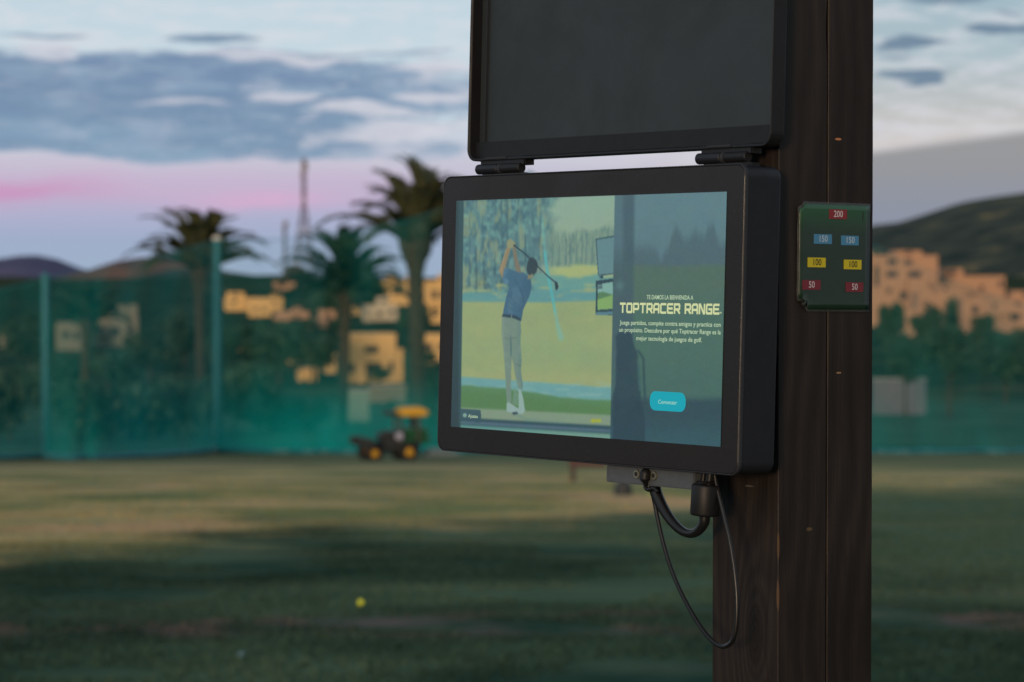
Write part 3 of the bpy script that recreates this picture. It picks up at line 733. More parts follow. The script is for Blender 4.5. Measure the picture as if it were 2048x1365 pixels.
bm = bmesh.new(); bx(bm, -.55, .95, -.28, .28, .35, .62, .05); bx(bm, -.5, .35, -.5, .45, .3, .86, .08); bx(bm, -.3, .3, -.47, .42, .84, 1.06, .06); bx(bm, -.7, .9, -.5, -.3, .3, .5, .03); obj('chassis', bm, M_dark, root)
bm = bmesh.new(); bx(bm, .3, 1.35, -.36, .36, .58, .9, .1); bx(bm, .2, .7, -.62, -.34, .68, .78, .03); bx(bm, .2, .7, .34, .62, .68, .78, .03); obj('hood', bm, M_green, root)
bm = bmesh.new(); bx(bm, -1.0, -.62, -.3, .3, .48, .66, .04); obj('front_panel', bm, M_green, root)
bm = bmesh.new(); bx(bm, .38, .8, -.26, .26, .88, 1.0, .05); bx(bm, .66, .8, -.26, .26, 1.0, 1.56, .05); bx(bm, .36, .46, -.3, -.24, 1.0, 1.16, .02); obj('seat', bm, M_dark, root)
box('tank', -.02, .22, -.72, -.5, .78, 1.02, M_wpl, root, .04)
bm = bmesh.new(); tube(bm, [(-.55, 0, .5), (-.35, 0, 1.0)], .03, 8)
n = 20; ring_ = [Vector((-.33+.17*math.cos(a)*.6, .17*math.sin(a), 1.02+.17*math.cos(a)*.6)) for a in [2*math.pi*k_/n for k_ in range(n+1)]]; tube(bm, ring_, .015, 6); obj('steering_wheel', bm, M_dark, root)
for (x, y) in ((.86, -.4), (.86, .4), (.2, -.45), (.2, .45)):
    bm = bmesh.new(); tube(bm, [(x, y, .6), (x, y, 1.62)], .06, 8); obj('canopy_post', bm, M_dark, root)
bm = bmesh.new(); bx(bm, .12, 1.22, -.6, .6, 1.6, 1.82, .09); bx(bm, .3, 1.04, -.42, .42, 1.8, 1.88, .03); obj('canopy', bm, M_yel, root)
box('engine_cover', .3, 1.25, -.4, .4, .86, 1.16, M_green, root, .08); box('toolbox', -.55, -.15, -.4, .4, .82, 1.0, M_dark, root, .04)
box('canopy_lamp', -.3, .1, -.35, .35, 1.62, 1.76, M_dark, root, .03)
for yy in (-.75, 0, .75):
    bm = bmesh.new(); tube(bm, [(-1.1, yy-.33, .68), (-1.1, yy+.33, .68)], .14, 12); tube(bm, [(-1.1, yy, .68), (-.6, yy*.5, .6)], .05, 6); bx(bm, -1.3, -.9, yy-.36, yy-.32, .52, .84); bx(bm, -1.3, -.9, yy+.32, yy+.36, .52, .84); obj('cutting_reel', bm, M_dark, root)
bm = bmesh.new(); bx(bm, 1.15, 2.35, -.5, .5, .14, .3, .05); bx(bm, 1.3, 2.1, -.35, .35, .3, .4, .04); obj('mower_deck', bm, mat('deck_grey', (.13, .17, .18), .6), root)

# ------------------------------------------------------------------ range bits
M_mred = mat('marker_red', (.075, .02, .022), .6); 
d = prof_d(966); p = at(1146, 966, d); r_ = empty('distance_marker', (p.x, d, gz(p.x, d)), 0, 'red range distance marker board under the display bottom edge', 'marker')
box('stake', -.06, .06, 0, .06, 0, .8, mat('stake_wood', (.07, .05, .045), .9), r_, .008); box('board', -.08, .75, -.03, -.002, .36, .95, M_mred, r_, .006)
d = prof_d(992); p = at(1246, 992, d); bm = bmesh.new()
tube(bm, [(0, 0, -.02), (0, 0, .05), (0, 0, .22), (0, 0, .3)], [.17, .19, .16, .06], 14); o = obj('target_bucket', bm, M_dark, None); o.location = (p.x, d, gz(p.x, d)); tag(o, 'small dark bucket on the turf under the grey bracket', 'bucket')
def ball(px, py, label, colr, r=.0214, s=1.0):
    d = prof_d(py); p = at(px, py, d); bm = bmesh.new(); bmesh.ops.create_icosphere(bm, subdivisions=3, radius=r*s)
    for i, v_ in enumerate(bm.verts):
        if i % 3 == 0: v_.co *= .985
    o = obj('golf_ball', bm, colr, None, True); o.location = (p.x, d-.05, gz(p.x, d-.05)+.05); tag(o, label, 'golf ball')
ball(722, 1219, 'bright yellow golf ball on the dark turf', mat('ball_yellow', (.85, .86, .02), .4), s=1.25)
ball(484, 1330, 'dull bluish white golf ball near the bottom of the view', mat('ball_white', (.07, .14, .16), .5), s=1.1)
ball(1300, 994, 'small yellow green golf ball behind the thin cable loop', mat('ball_lime', (.42, .6, .12), .5), s=1.6)

# grass tufts on the near turf
def tufts():
    n = 70000; r = np.random.default_rng(5)
    Y = 14+(1-np.sqrt(r.random(n)))*62; X = (r.random(n)*2-1)*(Y*.2+.6)
    dens = np.array([mnoise.noise(Vector((x*.5, y*.5, 2))) for x, y in zip(X, Y)]); keep = dens > -.25
    X, Y = X[keep], Y[keep]; n = len(X)
    Z = np.array([gz(x, y) for x, y in zip(X, Y)])
    V_ = np.zeros((n, 9, 3)); 
    for b_ in range(3):
        a = r.random(n)*6.283; h = r.uniform(.012, .045, n)*(1+.4*(b_ == 1)); w_ = r.uniform(.006, .014, n)
        ox, oy = r.normal(0, .03, n), r.normal(0, .03, n); lx, ly = r.normal(0, .02, n), r.normal(0, .02, n)
        for k_, (sx, hz) in enumerate(((-1, 0), (1, 0), (0, 1))):
            V_[:, b_*3+k_, 0] = X+ox+np.cos(a)*w_*sx+(lx if hz else 0); V_[:, b_*3+k_, 1] = Y+oy+np.sin(a)*w_*sx+(ly if hz else 0); V_[:, b_*3+k_, 2] = Z-.004+(h if hz else 0)
    me = bpy.data.meshes.new('grass'); nv = n*9
    me.vertices.add(nv); me.vertices.foreach_set('co', V_.reshape(-1)); me.loops.add(nv); me.loops.foreach_set('vertex_index', np.arange(nv, dtype=np.int32))
    me.polygons.add(n*3); me.polygons.foreach_set('loop_start', np.arange(0, nv, 3, dtype=np.int32)); me.update(calc_edges=True)
    o = link('grass', me, M_turf); tag(o, 'short blades of worn grass over the range', 'grass', None, 'stuff')
tufts()

# ------------------------------------------------------------------ wooden post
DC = Vector((.07777, 3.09318, -.05064+CAMZ)); YAW, TILT = -.9129, -.03076
SWd, SHt, BW, BH, TH = .4776, .2686, .02823, .02951, .0521
M0 = Matrix.Rotation(YAW, 3, 'Z'); MD = M0 @ Matrix.Rotation(TILT, 3, 'X')
PX0, PX1, PY0, PYJ, PY1 = .1365, .2417, .075, .1472, .2168
HW, HH = SWd/2+BW, SHt/2+BH
def post_z(z): return DC.z+z         # z measured from the display centre; post stands on ground z=-.16
post_base = DC+M0 @ Vector((0, 0, 0)); gzp = gz(post_base.x, post_base.y)
KNOT = (.205, DC.z-gzp-.345)
zb = DC.z-gzp
org = (.15, .08, .038, 1)
CHIPS = [(PX1, PY0, zb-.244, .0020, .0025, .017, org, .5), (PX1, PY0, zb-.296, .0030, .0025, .020, org, .55),
         (PX1, .121, zb-.228, .004, .005, .0024, (.12, .085, .04, 1), .7), (PX1, .163, zb+.194, .004, .006, .0016, (.5, .2, .09, 1), .9),
         (.196, PY0, zb-.182, .008, .004, .0012, (.12, .13, .12, 1), .6), (PX1, .165, zb-.06, .004, .004, .0012, (.4, .24, .12, 1), .7)]
M_wood = wood_mat()
proot = empty('wooden_post', (DC.x, DC.y, gzp), YAW, 'dark stained square timber post of two beams carrying the display', 'post')
def beam(x0, x1, y0, y1, z0, z1, seed, ch=.0007):
    bm = bmesh.new(); n = 260; rings = []
    for j in range(n+1):
        z = z0+(z1-z0)*j/n; pts = []
        for ci, (cx, cy, sx, sy) in enumerate(((x0, y0, 1, 1), (x1, y0, -1, 1), (x1, y1, -1, -1), (x0, y1, 1, -1))):
            nz = mnoise.fractal(Vector((z*22, ci*7.3, seed)), 1, 2, 4)
            c = ch*(1+.5*nz)+ (.006*max(0, mnoise.noise(Vector((z*13, ci*3.1, seed+5)))-.38) if ci in (0, 2) else .0)
            c = max(c, .0003)
            a = (cx+sx*c, cy); b = (cx, cy+sy*c)
            pts += [b, a] if ci in (0, 2) else [a, b]
        rings.append([bm.verts.new((p_[0], p_[1], z)) for p_ in pts])
    for A, B in zip(rings, rings[1:]):
        for k_ in range(8): bm.faces.new((A[k_], A[(k_+1) % 8], B[(k_+1) % 8], B[k_]))
    bm.faces.new(rings[0]); bm.faces.new(rings[-1])
    return obj('beam', bm, M_wood, proot)
beam(PX0, PX1, PY0, PYJ-.0012, -.4, 2.9-gzp, 1); beam(PX0+.002, PX1-.0006, PYJ+.0012, PY1, -.4, 2.9-gzp, 2)
for z in (.35, .9, 2.2):
    bm = bmesh.new(); tube(bm, [(PX1-.001, .111, z), (PX1+.003, .111, z)], .008, 12); obj('bolt_head', bm, M_dark, proot)

# laminated yardage card on the post side
def text_mesh(body, size, mat_, sx=1.0, align='CENTER', bold=0.0, shear=0.0, spacing=1.0):
    cu = bpy.data.curves.new('text', 'FONT'); cu.body = body; cu.size = size; cu.align_x = align; cu.align_y = 'CENTER'; cu.offset = bold; cu.shear = shear; cu.space_character = spacing; cu.resolution_u = 3
    o = bpy.data.objects.new('tmp', cu); C.objects.link(o); dg = bpy.context.evaluated_depsgraph_get(); me = bpy.data.meshes.new_from_object(o.evaluated_get(dg)); bpy.data.objects.remove(o)
    me.transform(Matrix.Scale(sx, 4, (1, 0, 0))); me.materials.clear(); me.materials.append(mat_); return me
def place_text(name, body, size, mat_, parent, loc, rot, **k_):
    me = text_mesh(body, size, mat_, **k_); o = bpy.data.objects.new(name, me); C.objects.link(o); o.parent = parent; o.location = loc; o.rotation_euler = rot; return o
CY0, CY1, CZ0, CZ1 = .1007, .2098, .0066, .1252
def green_mat():
    m = bpy.data.materials.new('card_print'); m.use_nodes = True; t = NT(m.node_tree); b = t.n['Principled BSDF']
    tcn = t.n.new('ShaderNodeTexCoord'); s = t.n.new('ShaderNodeSeparateXYZ'); t.l.new(tcn.outputs['Object'], s.inputs[0])
    n = t.noise(t.vec(t.m('MULTIPLY', s.outputs[1], 60.0), 0.0, t.m('MULTIPLY', s.outputs[2], 260.0)), 1.0, 4, .6)
    g = t.ss(s.outputs[2], .02, .058)
    c = t.mix(g, (.012, .032, .016, 1), (.012, .085, .026, 1)); c = t.mix(t.m('MULTIPLY', n, .5), c, t.mix(1.0, c, (.4, .45, .45, 1), 'MULTIPLY'))
    t.l.new(c, b.inputs['Base Color']); b.inputs['Roughness'].default_value = .35; b.inputs['Coat Weight'].default_value = .4; b.inputs['Coat Roughness'].default_value = .12
    bn = t.n.new('ShaderNodeBump'); bn.inputs['Strength'].default_value = .25; bn.inputs['Distance'].default_value = .002
    t.l.new(t.noise(tcn.outputs['Object'], 45.0, 3, .5), bn.inputs['Height']); t.l.new(bn.outputs[0], b.inputs['Coat Normal'])
    return m
def card_sheet(name, hw_, hh_, x, mat_, par, curl=.004, tear=0.0):
    bm = bmesh.new(); n, m_ = 14, 20; g = []
    for layer in (0, 1):
        gg = []
        for j in range(m_+1):
            row = []
            for i in range(n+1):
                y = -hw_+2*hw_*i/n; z = -hh_+2*hh_*j/m_
                e = max(abs(i/n*2-1)**6, abs(j/m_*2-1)**8); xx = x+(.0004 if layer else 0)+curl*.25*e*(1+mnoise.noise(Vector((y*60, z*60, 1))))
                if tear:
                    cr = max(0, (.012-(y+hw_)-(z+hh_))); y += cr*.8; z += cr*.8; xx += cr*.35
                    cr = max(0, (.006-(y+hw_)-(hh_-z))); y += cr; z -= cr*.6
                row.append(bm.verts.new((xx, y, z)))
            gg.append(row)
        g.append(gg)
    for L_ in g:
        for j in range(m_):
            for i in range(n): bm.faces.new((L_[j][i], L_[j][i+1], L_[j+1][i+1], L_[j+1][i]))
    for j in range(m_):
        bm.faces.new((g[0][j][0], g[0][j+1][0], g[1][j+1][0], g[1][j][0])); bm.faces.new((g[0][j][n], g[0][j+1][n], g[1][j+1][n], g[1][j][n]))
    for i in range(n):
        bm.faces.new((g[0][0][i], g[0][0][i+1], g[1][0][i+1], g[1][0][i])); bm.faces.new((g[0][m_][i], g[0][m_][i+1], g[1][m_][i+1], g[1][m_][i]))
    return obj(name, bm, mat_, par, True)
cc = M0 @ Vector((PX1, (CY0+CY1)/2, 0)); card = empty('yardage_card', (DC.x+cc.x, DC.y+cc.y, DC.z+(CZ0+CZ1)/2), YAW, 'laminated green card with coloured yardage labels on the post side', 'sign')
card.rotation_euler = (-.012, 0, YAW)
ch_, cv_ = (CY1-CY0)/2, (CZ1-CZ0)/2
M_lam = mat('laminate_film', (.1, .12, .12), .3, 0, .4, coat=.3)
m_ = M_lam.node_tree; nt = NT(m_); b_ = nt.n['Principled BSDF']; b_.inputs['Alpha'].default_value = .35
card_sheet('laminate', ch_, cv_, .0006, M_lam, card, .0025, .5)
card_sheet('printed_sheet', ch_-.0016, cv_-.0026, .0018, green_mat(), card, .001, .6)
LBL = [((1672,429),'200',(.20,.012,.016),(.55,.5,.52)),((1642,479),'150',(.05,.20,.36),(.4,.5,.6)),((1696,481),'150',(.05,.20,.36),(.4,.5,.6)),
       ((1630,526),'100',(.50,.42,.0),(.02,.02,.01)),((1702,529),'100',(.50,.42,.0),(.02,.02,.01)),((1620,571),'50',(.15,.010,.018),(.5,.45,.48)),((1706,574),'50',(.15,.010,.018),(.5,.45,.48))]
def post_side(px, py):
    n = M0 @ Vector((1, 0, 0)); r = ray(px, py); c0 = DC-Vector((0, 0, CAMZ)); k_ = (c0.dot(n)+PX1)/r.dot(n); return M0.transposed() @ (r*k_-c0)
for (pp, s, c, tc_) in LBL:
    q = post_side(*pp); yy = q.y-(CY0+CY1)/2; zz = q.z-(CZ0+CZ1)/2
    lb = box('label', .0024, .0029, yy-.0133, yy+.0133, zz-.0052, zz+.0052, mat('label_'+s, c, .4, coat=.2), card, .0)
    place_text('digits', s, .0098, mat('ink_'+s, tc_, .5), lb, (.0031, yy, zz), (math.pi/2, 0, math.pi/2), sx=.95, bold=.0001)
box('pen_mark', .0024, .0026, ch_-.0125, ch_-.0115, cv_-.019, cv_-.009, M_dark, card)

# ------------------------------------------------------------------ the display
disp = empty('touchscreen_display', DC, 0, 'black outdoor touchscreen display mounted on the wooden post, lid open', 'display', rot=(0, 0, 0))
disp.rotation_euler = MD.to_euler()
def L3(px, py, off):
    n = MD @ Vector((0, 1, 0)); r = ray(px, py); c0 = DC-Vector((0, 0, CAMZ)); k_ = (c0.dot(n)+off)/r.dot(n); return MD.transposed() @ (r*k_-c0)
bm = bmesh.new(); prism(bm, 2*HW-.003, 2*HH-.003, .0125, [(.0045, 0), (.049, 0), (.0512, .0008), (.0521, .0022)], cap0=True); obj('housing', bm, M_case, disp, False)
bm = bmesh.new(); prism(bm, 2*HW, 2*HH, .0135, [(-.0004, .0016), (-.0009, .0009), (-.0004, .0002), (.0008, 0), (.0036, 0), (.0043, .0008)], cap0=False); obj('trim_ring', bm, M_edge, disp, False)
bm = bmesh.new(); prism(bm, 2*HW-.0034, 2*HH-.0034, .0125, [(-.0006, .0006), (0, 0), (.003, 0)]); obj('front_glass', bm, M_bezel, disp, False)
box('mount_plate', .13, .235, .0523, .0748, -.09, .09, M_dark, disp, .002)

# lid, swung open above
LZ0 = .1835; LH = 2*HH; lc = LZ0+LH/2
bm = bmesh.new(); prism(bm, 2*HW, LH, .0155, [(.0355, .0035), (.0345, .0028), (.0336, .0016), (.0334, .0010), (.0338, .0002), (.036, 0), (.051, 0), (.053, .001), (.0536, .0025)], cz=lc, cap0=False)
ld = obj('lid', bm, M_lid, disp, False)
bm = bmesh.new(); prism(bm, 2*HW-.007, LH-.007, .0125, [(.0355, 0), (.0500, .0002)], cz=lc, cap0=False, cap1=False); obj('lid_inner_wall', bm, M_lid, ld, False)
bm = bmesh.new(); prism(bm, 2*HW-.008, LH-.008, .0125, [(.0490, 0), (.0502, 0)], cz=lc); obj('lid_panel', bm, M_lidp, ld, False)
box('lid_shade_strip', -HW+.0045, HW-.0045, .0420, .0488, LZ0+.0036, LZ0+.0235, M_rubber, ld, .001)  # added dark strip standing in for the shadow band inside the lid
for sx in (-1,):
    box('seal_strip', -HW+.0175, -HW+.0185, .0455, .0488, LZ0+.022, LZ0+LH-.02, M_edge, ld)
def hinge(px0, px1, pyc):
    a = L3(px0, pyc, .036); b = L3(px1, pyc, .036); x0, x1 = a.x, b.x; zc = (HH+LZ0)/2
    hg = box('hinge', x0+.002, x1, .034, .047, HH-.0014, HH+.0012, M_lid, disp)
    def cyl(nm, u0, u1, r, m):
        bm = bmesh.new(); tube(bm, [(u0, .0375, zc), (u0+.0012, .0375, zc), (u1-.0006, .0375, zc), (u1, .0375, zc)], [r*.72, r, r, r*.9], 20); return obj(nm, bm, m, hg)
    xm = x0+(x1-x0)*.46
    cyl('hinge_barrel', x0, xm, .0062, M_case); cyl('hinge_collar', xm+.0006, xm+.006, .0062, M_edge); cyl('hinge_knuckle', xm+.0066, x1-.004, .0060, M_rubber)
    box('upper_leaf', x0+.006, x1+.001, .0362, .0372, zc+.004, LZ0+.004, M_lid, hg); box('upper_leaf', xm+.004, x1+.003, .0375, .05, zc+.0035, LZ0+.002, M_rubber, hg)
    bm = bmesh.new(); v_ = [(x0+.01, .036, HH), (x1+.003, .036, HH), (x1+.003, .036, HH+.0035), (xm+.006, .036, zc), (x0+.01, .036, zc)]
    v0 = [bm.verts.new(p_) for p_ in v_]; v1 = [bm.verts.new((p_[0], .048, p_[2])) for p_ in v_]
    bm.faces.new(v0); bm.faces.new(v1[::-1]); 
    for k_ in range(5): bm.faces.new((v0[k_], v1[k_], v1[(k_+1) % 5], v0[(k_+1) % 5]))
    obj('lower_leaf', bm, M_rubber, hg)
    bm = bmesh.new(); bx(bm, x0+.018, xm+.018, .0330, .0350, LZ0+.001, LZ0+.0038, .0006); obj('hinge_tab', bm, M_edge, hg)
hinge(955, 1046, 336); hinge(1395, 1500, 308)

# bracket below
br = box('cable_bracket', .036, .184, .0115, .030, -.1835, -HH-.0005, M_alu, disp, .0012)
for x in (.0895, .1185):
    bm = bmesh.new(); tube(bm, [(x, .0113, -.1718), (x, .0098, -.1718)], [.0052, .0046], 20); s_ = obj('screw', bm, M_brass, br)
    bm = bmesh.new(); tube(bm, [(x, .0097, -.1718), (x, .0093, -.1718)], .0026, 6); obj('socket', bm, M_hole, s_)
bm = bmesh.new(); tube(bm, smoothpts([(.1075, .0112, -.1655), (.1078, .0080, -.1705), (.1078, .0072, -.176), (.1075, .0085, -.182)], 5), [.002, .004, .005, .0055, .0058, .006, .006, .0058, .0057, .0056, .006, .005, .004, .003, .0026, .0024], 14)
obj('cable_plug', bm, M_rubber, br, True)
def pts(lst, off): return [L3(x, y, off if not isinstance(off, list) else off[i]) for i, (x, y) in enumerate(lst)]
def cable(name, lst, off, rad, flat=1.0):
    P_ = smoothpts(pts(lst, off), 10); n = len(P_)
    R_ = [float(np.interp(i/(n-1), np.linspace(0, 1, len(rad)), rad)) for i in range(n)]
    bm = bmesh.new(); tube(bm, P_, R_, 14, True, flat); return obj(name, bm, M_cable, disp, True)
cable('cable', [(1294,966),(1291,974),(1297,980),(1308,977),(1316,984)], .012, [.0024])
cable('cable', [(1308,960),(1312,985),(1328,1020),(1350,1050),(1372,1066),(1392,1065),(1407,1048),(1410,1030)], .02, [.0068,.0068,.0062,.0055,.0048,.0050,.0056,.006])
cable('cable', [(1303,975),(1309,1005),(1325,1080),(1345,1145),(1372,1205),(1405,1260),(1432,1288),(1452,1293),(1468,1275),(1474,1225),(1471,1160),(1460,1085),(1446,1025),(1434,975),(1428,940)], .024, [.0024, .0024, .0026, .0025])
cable('cable', [(1418,975),(1420,955),(1422,935)], .02, [.0048])
cable('cable', [(1405,975),(1407,955),(1409,935)], .02, [.003])
a = L3(1413, 968, .02); b = L3(1409, 1032, .02); bm = bmesh.new(); q0 = a; q1 = b; ax = (q1-q0)
tube(bm, [q0, q0+ax*.03, q0+ax*.08, q0+ax*.92, q0+ax*.98, q1], [.0125, .0150, .0157, .0157, .0150, .0125], 48); obj('ferrite_core', bm, M_rubber, disp, True)
tt = L3(1413, 962, .02); bm = bmesh.new(); tube(bm, [tt, a], [.0105, .0125], 20); obj('ferrite_cap', bm, M_cable, disp, False)

# ------------------------------------------------------------------ the picture on the screen (flat print of light)
GX, GZ = 660, 372
lx = np.linspace(-SWd/2, SWd/2, GX+1); lz = np.linspace(-SHt/2, SHt/2, GZ+1)
LX, LZ = np.meshgrid(lx, lz)
md = np.array(MD); Wp = np.stack([LX, np.full_like(LX, -.0014), LZ], -1)@md.T+np.array([DC.x, DC.y, DC.z-CAMZ])
fw = Wp[..., 1]*cp-Wp[..., 2]*sp; upv = Wp[..., 1]*sp+Wp[..., 2]*cp
PXg = 1024+F*Wp[..., 0]/fw; PYg = 682.5-F*upv/fw       # where each point of the picture was measured
def blur(a, k_):
    for _ in range(k_):
        a = np.pad(a, 1, mode='edge'); a = (a[:-2, 1:-1]+2*a[1:-1, 1:-1]+a[2:, 1:-1])/4; a = np.pad(a, ((0, 0), (1, 1)), mode='edge'); a = (a[:, :-2]+2*a[:, 1:-1]+a[:, 2:])/4
    return a
def poly(pp, soft=1):
    ins = np.zeros(PXg.shape, bool); n = len(pp)
    for i in range(n):
        x0, y0 = pp[i]; x1, y1 = pp[(i+1) % n]
        if y0 == y1: continue
        c = ((y0 > PYg) != (y1 > PYg)) & (PXg < (x1-x0)*(PYg-y0)/(y1-y0)+x0); ins ^= c
    return blur(ins.astype(float), soft)
def seg(pp, wd, soft=1):
    d_ = np.full(PXg.shape, 1e9)
    for i, ((x0, y0), (x1, y1)) in enumerate(zip(pp, pp[1:])):
        w0 = wd[i] if hasattr(wd, '__len__') else wd; w1 = wd[i+1] if hasattr(wd, '__len__') else wd
        t = np.clip(((PXg-x0)*(x1-x0)+(PYg-y0)*(y1-y0))/((x1-x0)**2+(y1-y0)**2), 0, 1)
        d_ = np.minimum(d_, np.hypot(PXg-x0-t*(x1-x0), PYg-y0-t*(y1-y0))-(w0+(w1-w0)*t)/2)
    return blur(np.clip(.5-d_, 0, 1), soft)
def sm(x, a, b): t = np.clip((x-a)/(b-a), 0, 1); return t*t*(3-2*t)
def vn(sx, sy, seed, octs=3):
    r = np.random.default_rng(seed); o = np.zeros(PXg.shape); amp = 1; tot = 0
    for k_ in range(octs):
        G_ = r.random((260, 260)); X_ = (PXg-880)/sx*2**k_; Y_ = (PYg-360)/sy*2**k_; xi = np.floor(X_).astype(int); yi = np.floor(Y_).astype(int); fx = X_-xi; fy = Y_-yi; fx = fx*fx*(3-2*fx); fy = fy*fy*(3-2*fy)
        g_ = lambda a, b: G_[a % 260, b % 260]
        o += amp*((g_(yi, xi)*(1-fx)+g_(yi, xi+1)*fx)*(1-fy)+(g_(yi+1, xi)*(1-fx)+g_(yi+1, xi+1)*fx)*fy); tot += amp; amp *= .55
    return o/tot
IMG = np.zeros(PXg.shape+(3,))
def lay(mask, c):
    global IMG
    c = np.array(c, float); IMG = IMG*(1-mask[..., None])+mask[..., None]*c
# background of the golf picture
lay(np.ones(PXg.shape), (150,166,140)); lay(sm(PYg, 520, 400)*.55, (140,170,156)); 
mot = vn(9, 12, 1, 4); mot2 = vn(7, 26, 2, 3)
mot = blur(mot, 3); mot2 = blur(mot2, 3)
treeL = sm(1105-(PYg-400)*.05-PXg+60*(vn(30,30,3)-.5), -18, 22)*sm(PYg+30*(vn(22,14,31)-.5), 606, 590)
lay(treeL, (88,126,132)); lay(treeL*sm(mot, .42, .66)*.7, (62,96,110)); lay(treeL*sm(mot2, .5, .72)*.6, (154,158,114)); lay(treeL*sm(blur(vn(6,8,5), 3), .5, .7)*.5, (118,168,156))
for i_, tx in enumerate((938, 951, 967, 989, 1003, 1016, 1034, 1049, 1066, 1081)): lay(treeL*seg([(tx+3*math.sin(i_*2.3), 400), (tx+2*math.cos(i_*1.7), 480), (tx+4*math.sin(i_), 598)], [1.5, 2.5+i_ % 3, 4+i_ % 2*2], 2)*.55*sm(vn(10, 30, 80+i_), .35, .6), (54,84,98))
lay(treeL*sm(PYg, 520, 600)*sm(vn(8,22,7), .5, .7)*.6, (150,148,92))
far = sm(PXg, 1080, 1110)*sm(PYg+40*(vn(26,40,8)-.5), 452, 470)*sm(PYg, 560, 535)
lay(far*.75, (116,140,126)); lay(far*sm(vn(5,30,9), .55, .75)*.7, (150,168,140)); lay(far*sm(vn(6,20,10), .56, .75)*.6, (84,116,116))
for i_, tx in enumerate((1104, 1117, 1131, 1139, 1152, 1163, 1171, 1183, 1196, 1207, 1218)):
    lay(far*seg([(tx, 532), (tx+2, 495), (tx-4+(i_*37 % 9), 462)], [3, 2.2, 1], 1)*.6, (80,110,112)); lay(far*seg([(tx+1, 500), (tx+9, 468)], [1.6, .8], 1)*.45, (84,114,114)); lay(far*seg([(tx+1, 508), (tx-8, 478)], [1.6, .8], 1)*.45, (84,114,114))
lay(sm(PYg+10*(vn(40,12,11)-.5), 528, 536)*sm(PXg, 1085, 1120), (172,178,112)); lay(sm(PYg+16*(vn(40,10,12)-.5), 548, 556)*sm(PXg, 1060, 1080), (100,152,146))
lay(sm(PYg+8*(vn(60,8,13)-.5), 574, 590), (92,146,150)); lay(sm(vn(30,6,14), .55, .72)*sm(PYg, 560, 570)*sm(PYg, 604, 590)*.75, (168,170,112))
grass_y = 604+6*(vn(80,50,15)-.5)+sm(PXg, 1080, 1220)*-2
gm = sm(PYg-grass_y, -1.5, 2.5); gc = np.stack([156+24*(vn(60,40,16)-.5), 164+12*(vn(60,40,16)-.5), 108+0*PXg], -1); IMG = IMG*(1-gm[..., None])+gm[..., None]*gc
lay(gm*sm(np.hypot((PXg-1110)/150, (PYg-700)/46)+.5*(vn(50,30,17)-.5), 1.1, .3)*.5, (140,160,112)); lay(gm*sm(PYg, 735, 760)*.4, (176,168,108))
lay(sm(PYg-(754+(PXg-925)*.073), -1.5, 1.5), (106,158,162)); lay(sm(vn(30,5,18), .55, .7)*sm(PYg, 758, 770)*.5, (136,176,168))
gy = 772+(PXg-925)*.055+10*(vn(60,30,19)-.5)+12*sm(PXg, 1000, 1200); lay(sm(PYg-gy, -1, 4), (88,130,82)); lay(sm(PYg-gy, 6, 20)*.5, (84,122,66))
lay(sm(PYg-(816+(PXg-925)*.05), -1.5, 1.5), (132,148,122)); lay(sm(PYg-(836+(PXg-925)*.055), -1, 1), (44,72,84)); lay(sm(PYg-(842+(PXg-925)*.06), -1, 1), (84,104,128)); lay(sm(PYg-(847+(PXg-925)*.06), -1, 1), (52,84,92)); lay(sm(PYg-(851+(PXg-925)*.058), -1, 2), (112,150,136))
lay(sm(PXg, 1190, 960)*sm(PYg-(849+(PXg-925)*.058), 0, 2)*.6, (84,140,142))
IMG[:] = np.stack([blur(IMG[..., k_], 3) for k_ in range(3)], -1)
# ball trace
lay(seg([(1085,438),(1087,470),(1091,520)], 5, 3)*.4, (110,190,180)); lay(seg([(1090,505),(1094,540),(1100,570),(1106,600),(1110,625)], [5,6,6,6,5], 1)*.72, (74,178,184)); lay(seg([(1109,615),(1115,650),(1122,676)], [6,8,12], 4)*.65, (120,176,162))
# golfer
skin, skd = (150,132,100), (126,112,94)
lay(seg([(1027,487),(1031,515),(1037,545)], [7,8,11], 1), skd)
lay(seg([(1016,505),(1008,528),(1004,546)], [3,3,3], 1)*.0, skd)
lay(seg([(1020,488),(1010,520),(1003,542),(1008,552)], [8,9,11,10], 1), (152,124,92))
lay(poly([(1013,488),(1015,481),(1021,478),(1027,483),(1031,489),(1027,495),(1019,497),(1014,494)], 1), (148,142,104))
sh = [(1008,539),(1016,537),(1030,542),(1040,546),(1046,545),(1056,553),(1062,562),(1063,575),(1059,592),(1052,607),(1046,620),(1044,634),(1042,643),(1026,638),(1005,634),(1008,615),(1013,592),(1018,575),(1016,570),(1008,568),(1005,560)]
lay(poly(sh, 1), (62,98,128)); sh_m = poly(sh, 1); lay(sh_m*sm(vn(14,22,20), .5, .75)*.5, (84,118,142)); lay(poly([(1008,556),(1017,560),(1017,569),(1009,568)], 2)*.6, (96,138,166)); lay(sh_m*sm(PXg-(PYg-540)*-.2, 1045, 1062)*.5, (50,82,112))
lay(sh_m*sm(PXg+(PYg-540)*.22, 1022, 1008)*.45, (88,128,156)); lay(seg([(1030,560),(1044,585),(1048,605)], [2,3,1.5], 2)*.5, (46,76,104)); lay(seg([(1018,590),(1030,606),(1040,612)], [1.5,2,1], 1)*.5, (50,82,110)); lay(seg([(1012,612),(1028,622),(1042,622)], [1,1.8,1], 1)*.5, (52,84,112))
lay(poly([(1056,548),(1064,545),(1062,556),(1055,560)], 1), (140,120,92))
lay(poly([(1053,540),(1055,525),(1060,516),(1066,515),(1073,521),(1076,530),(1073,544),(1067,551),(1063,549),(1059,551),(1055,547)], 1), (48,64,72)); lay(poly([(1063,549),(1067,548),(1062,558),(1058,555)], 1), (142,122,94))
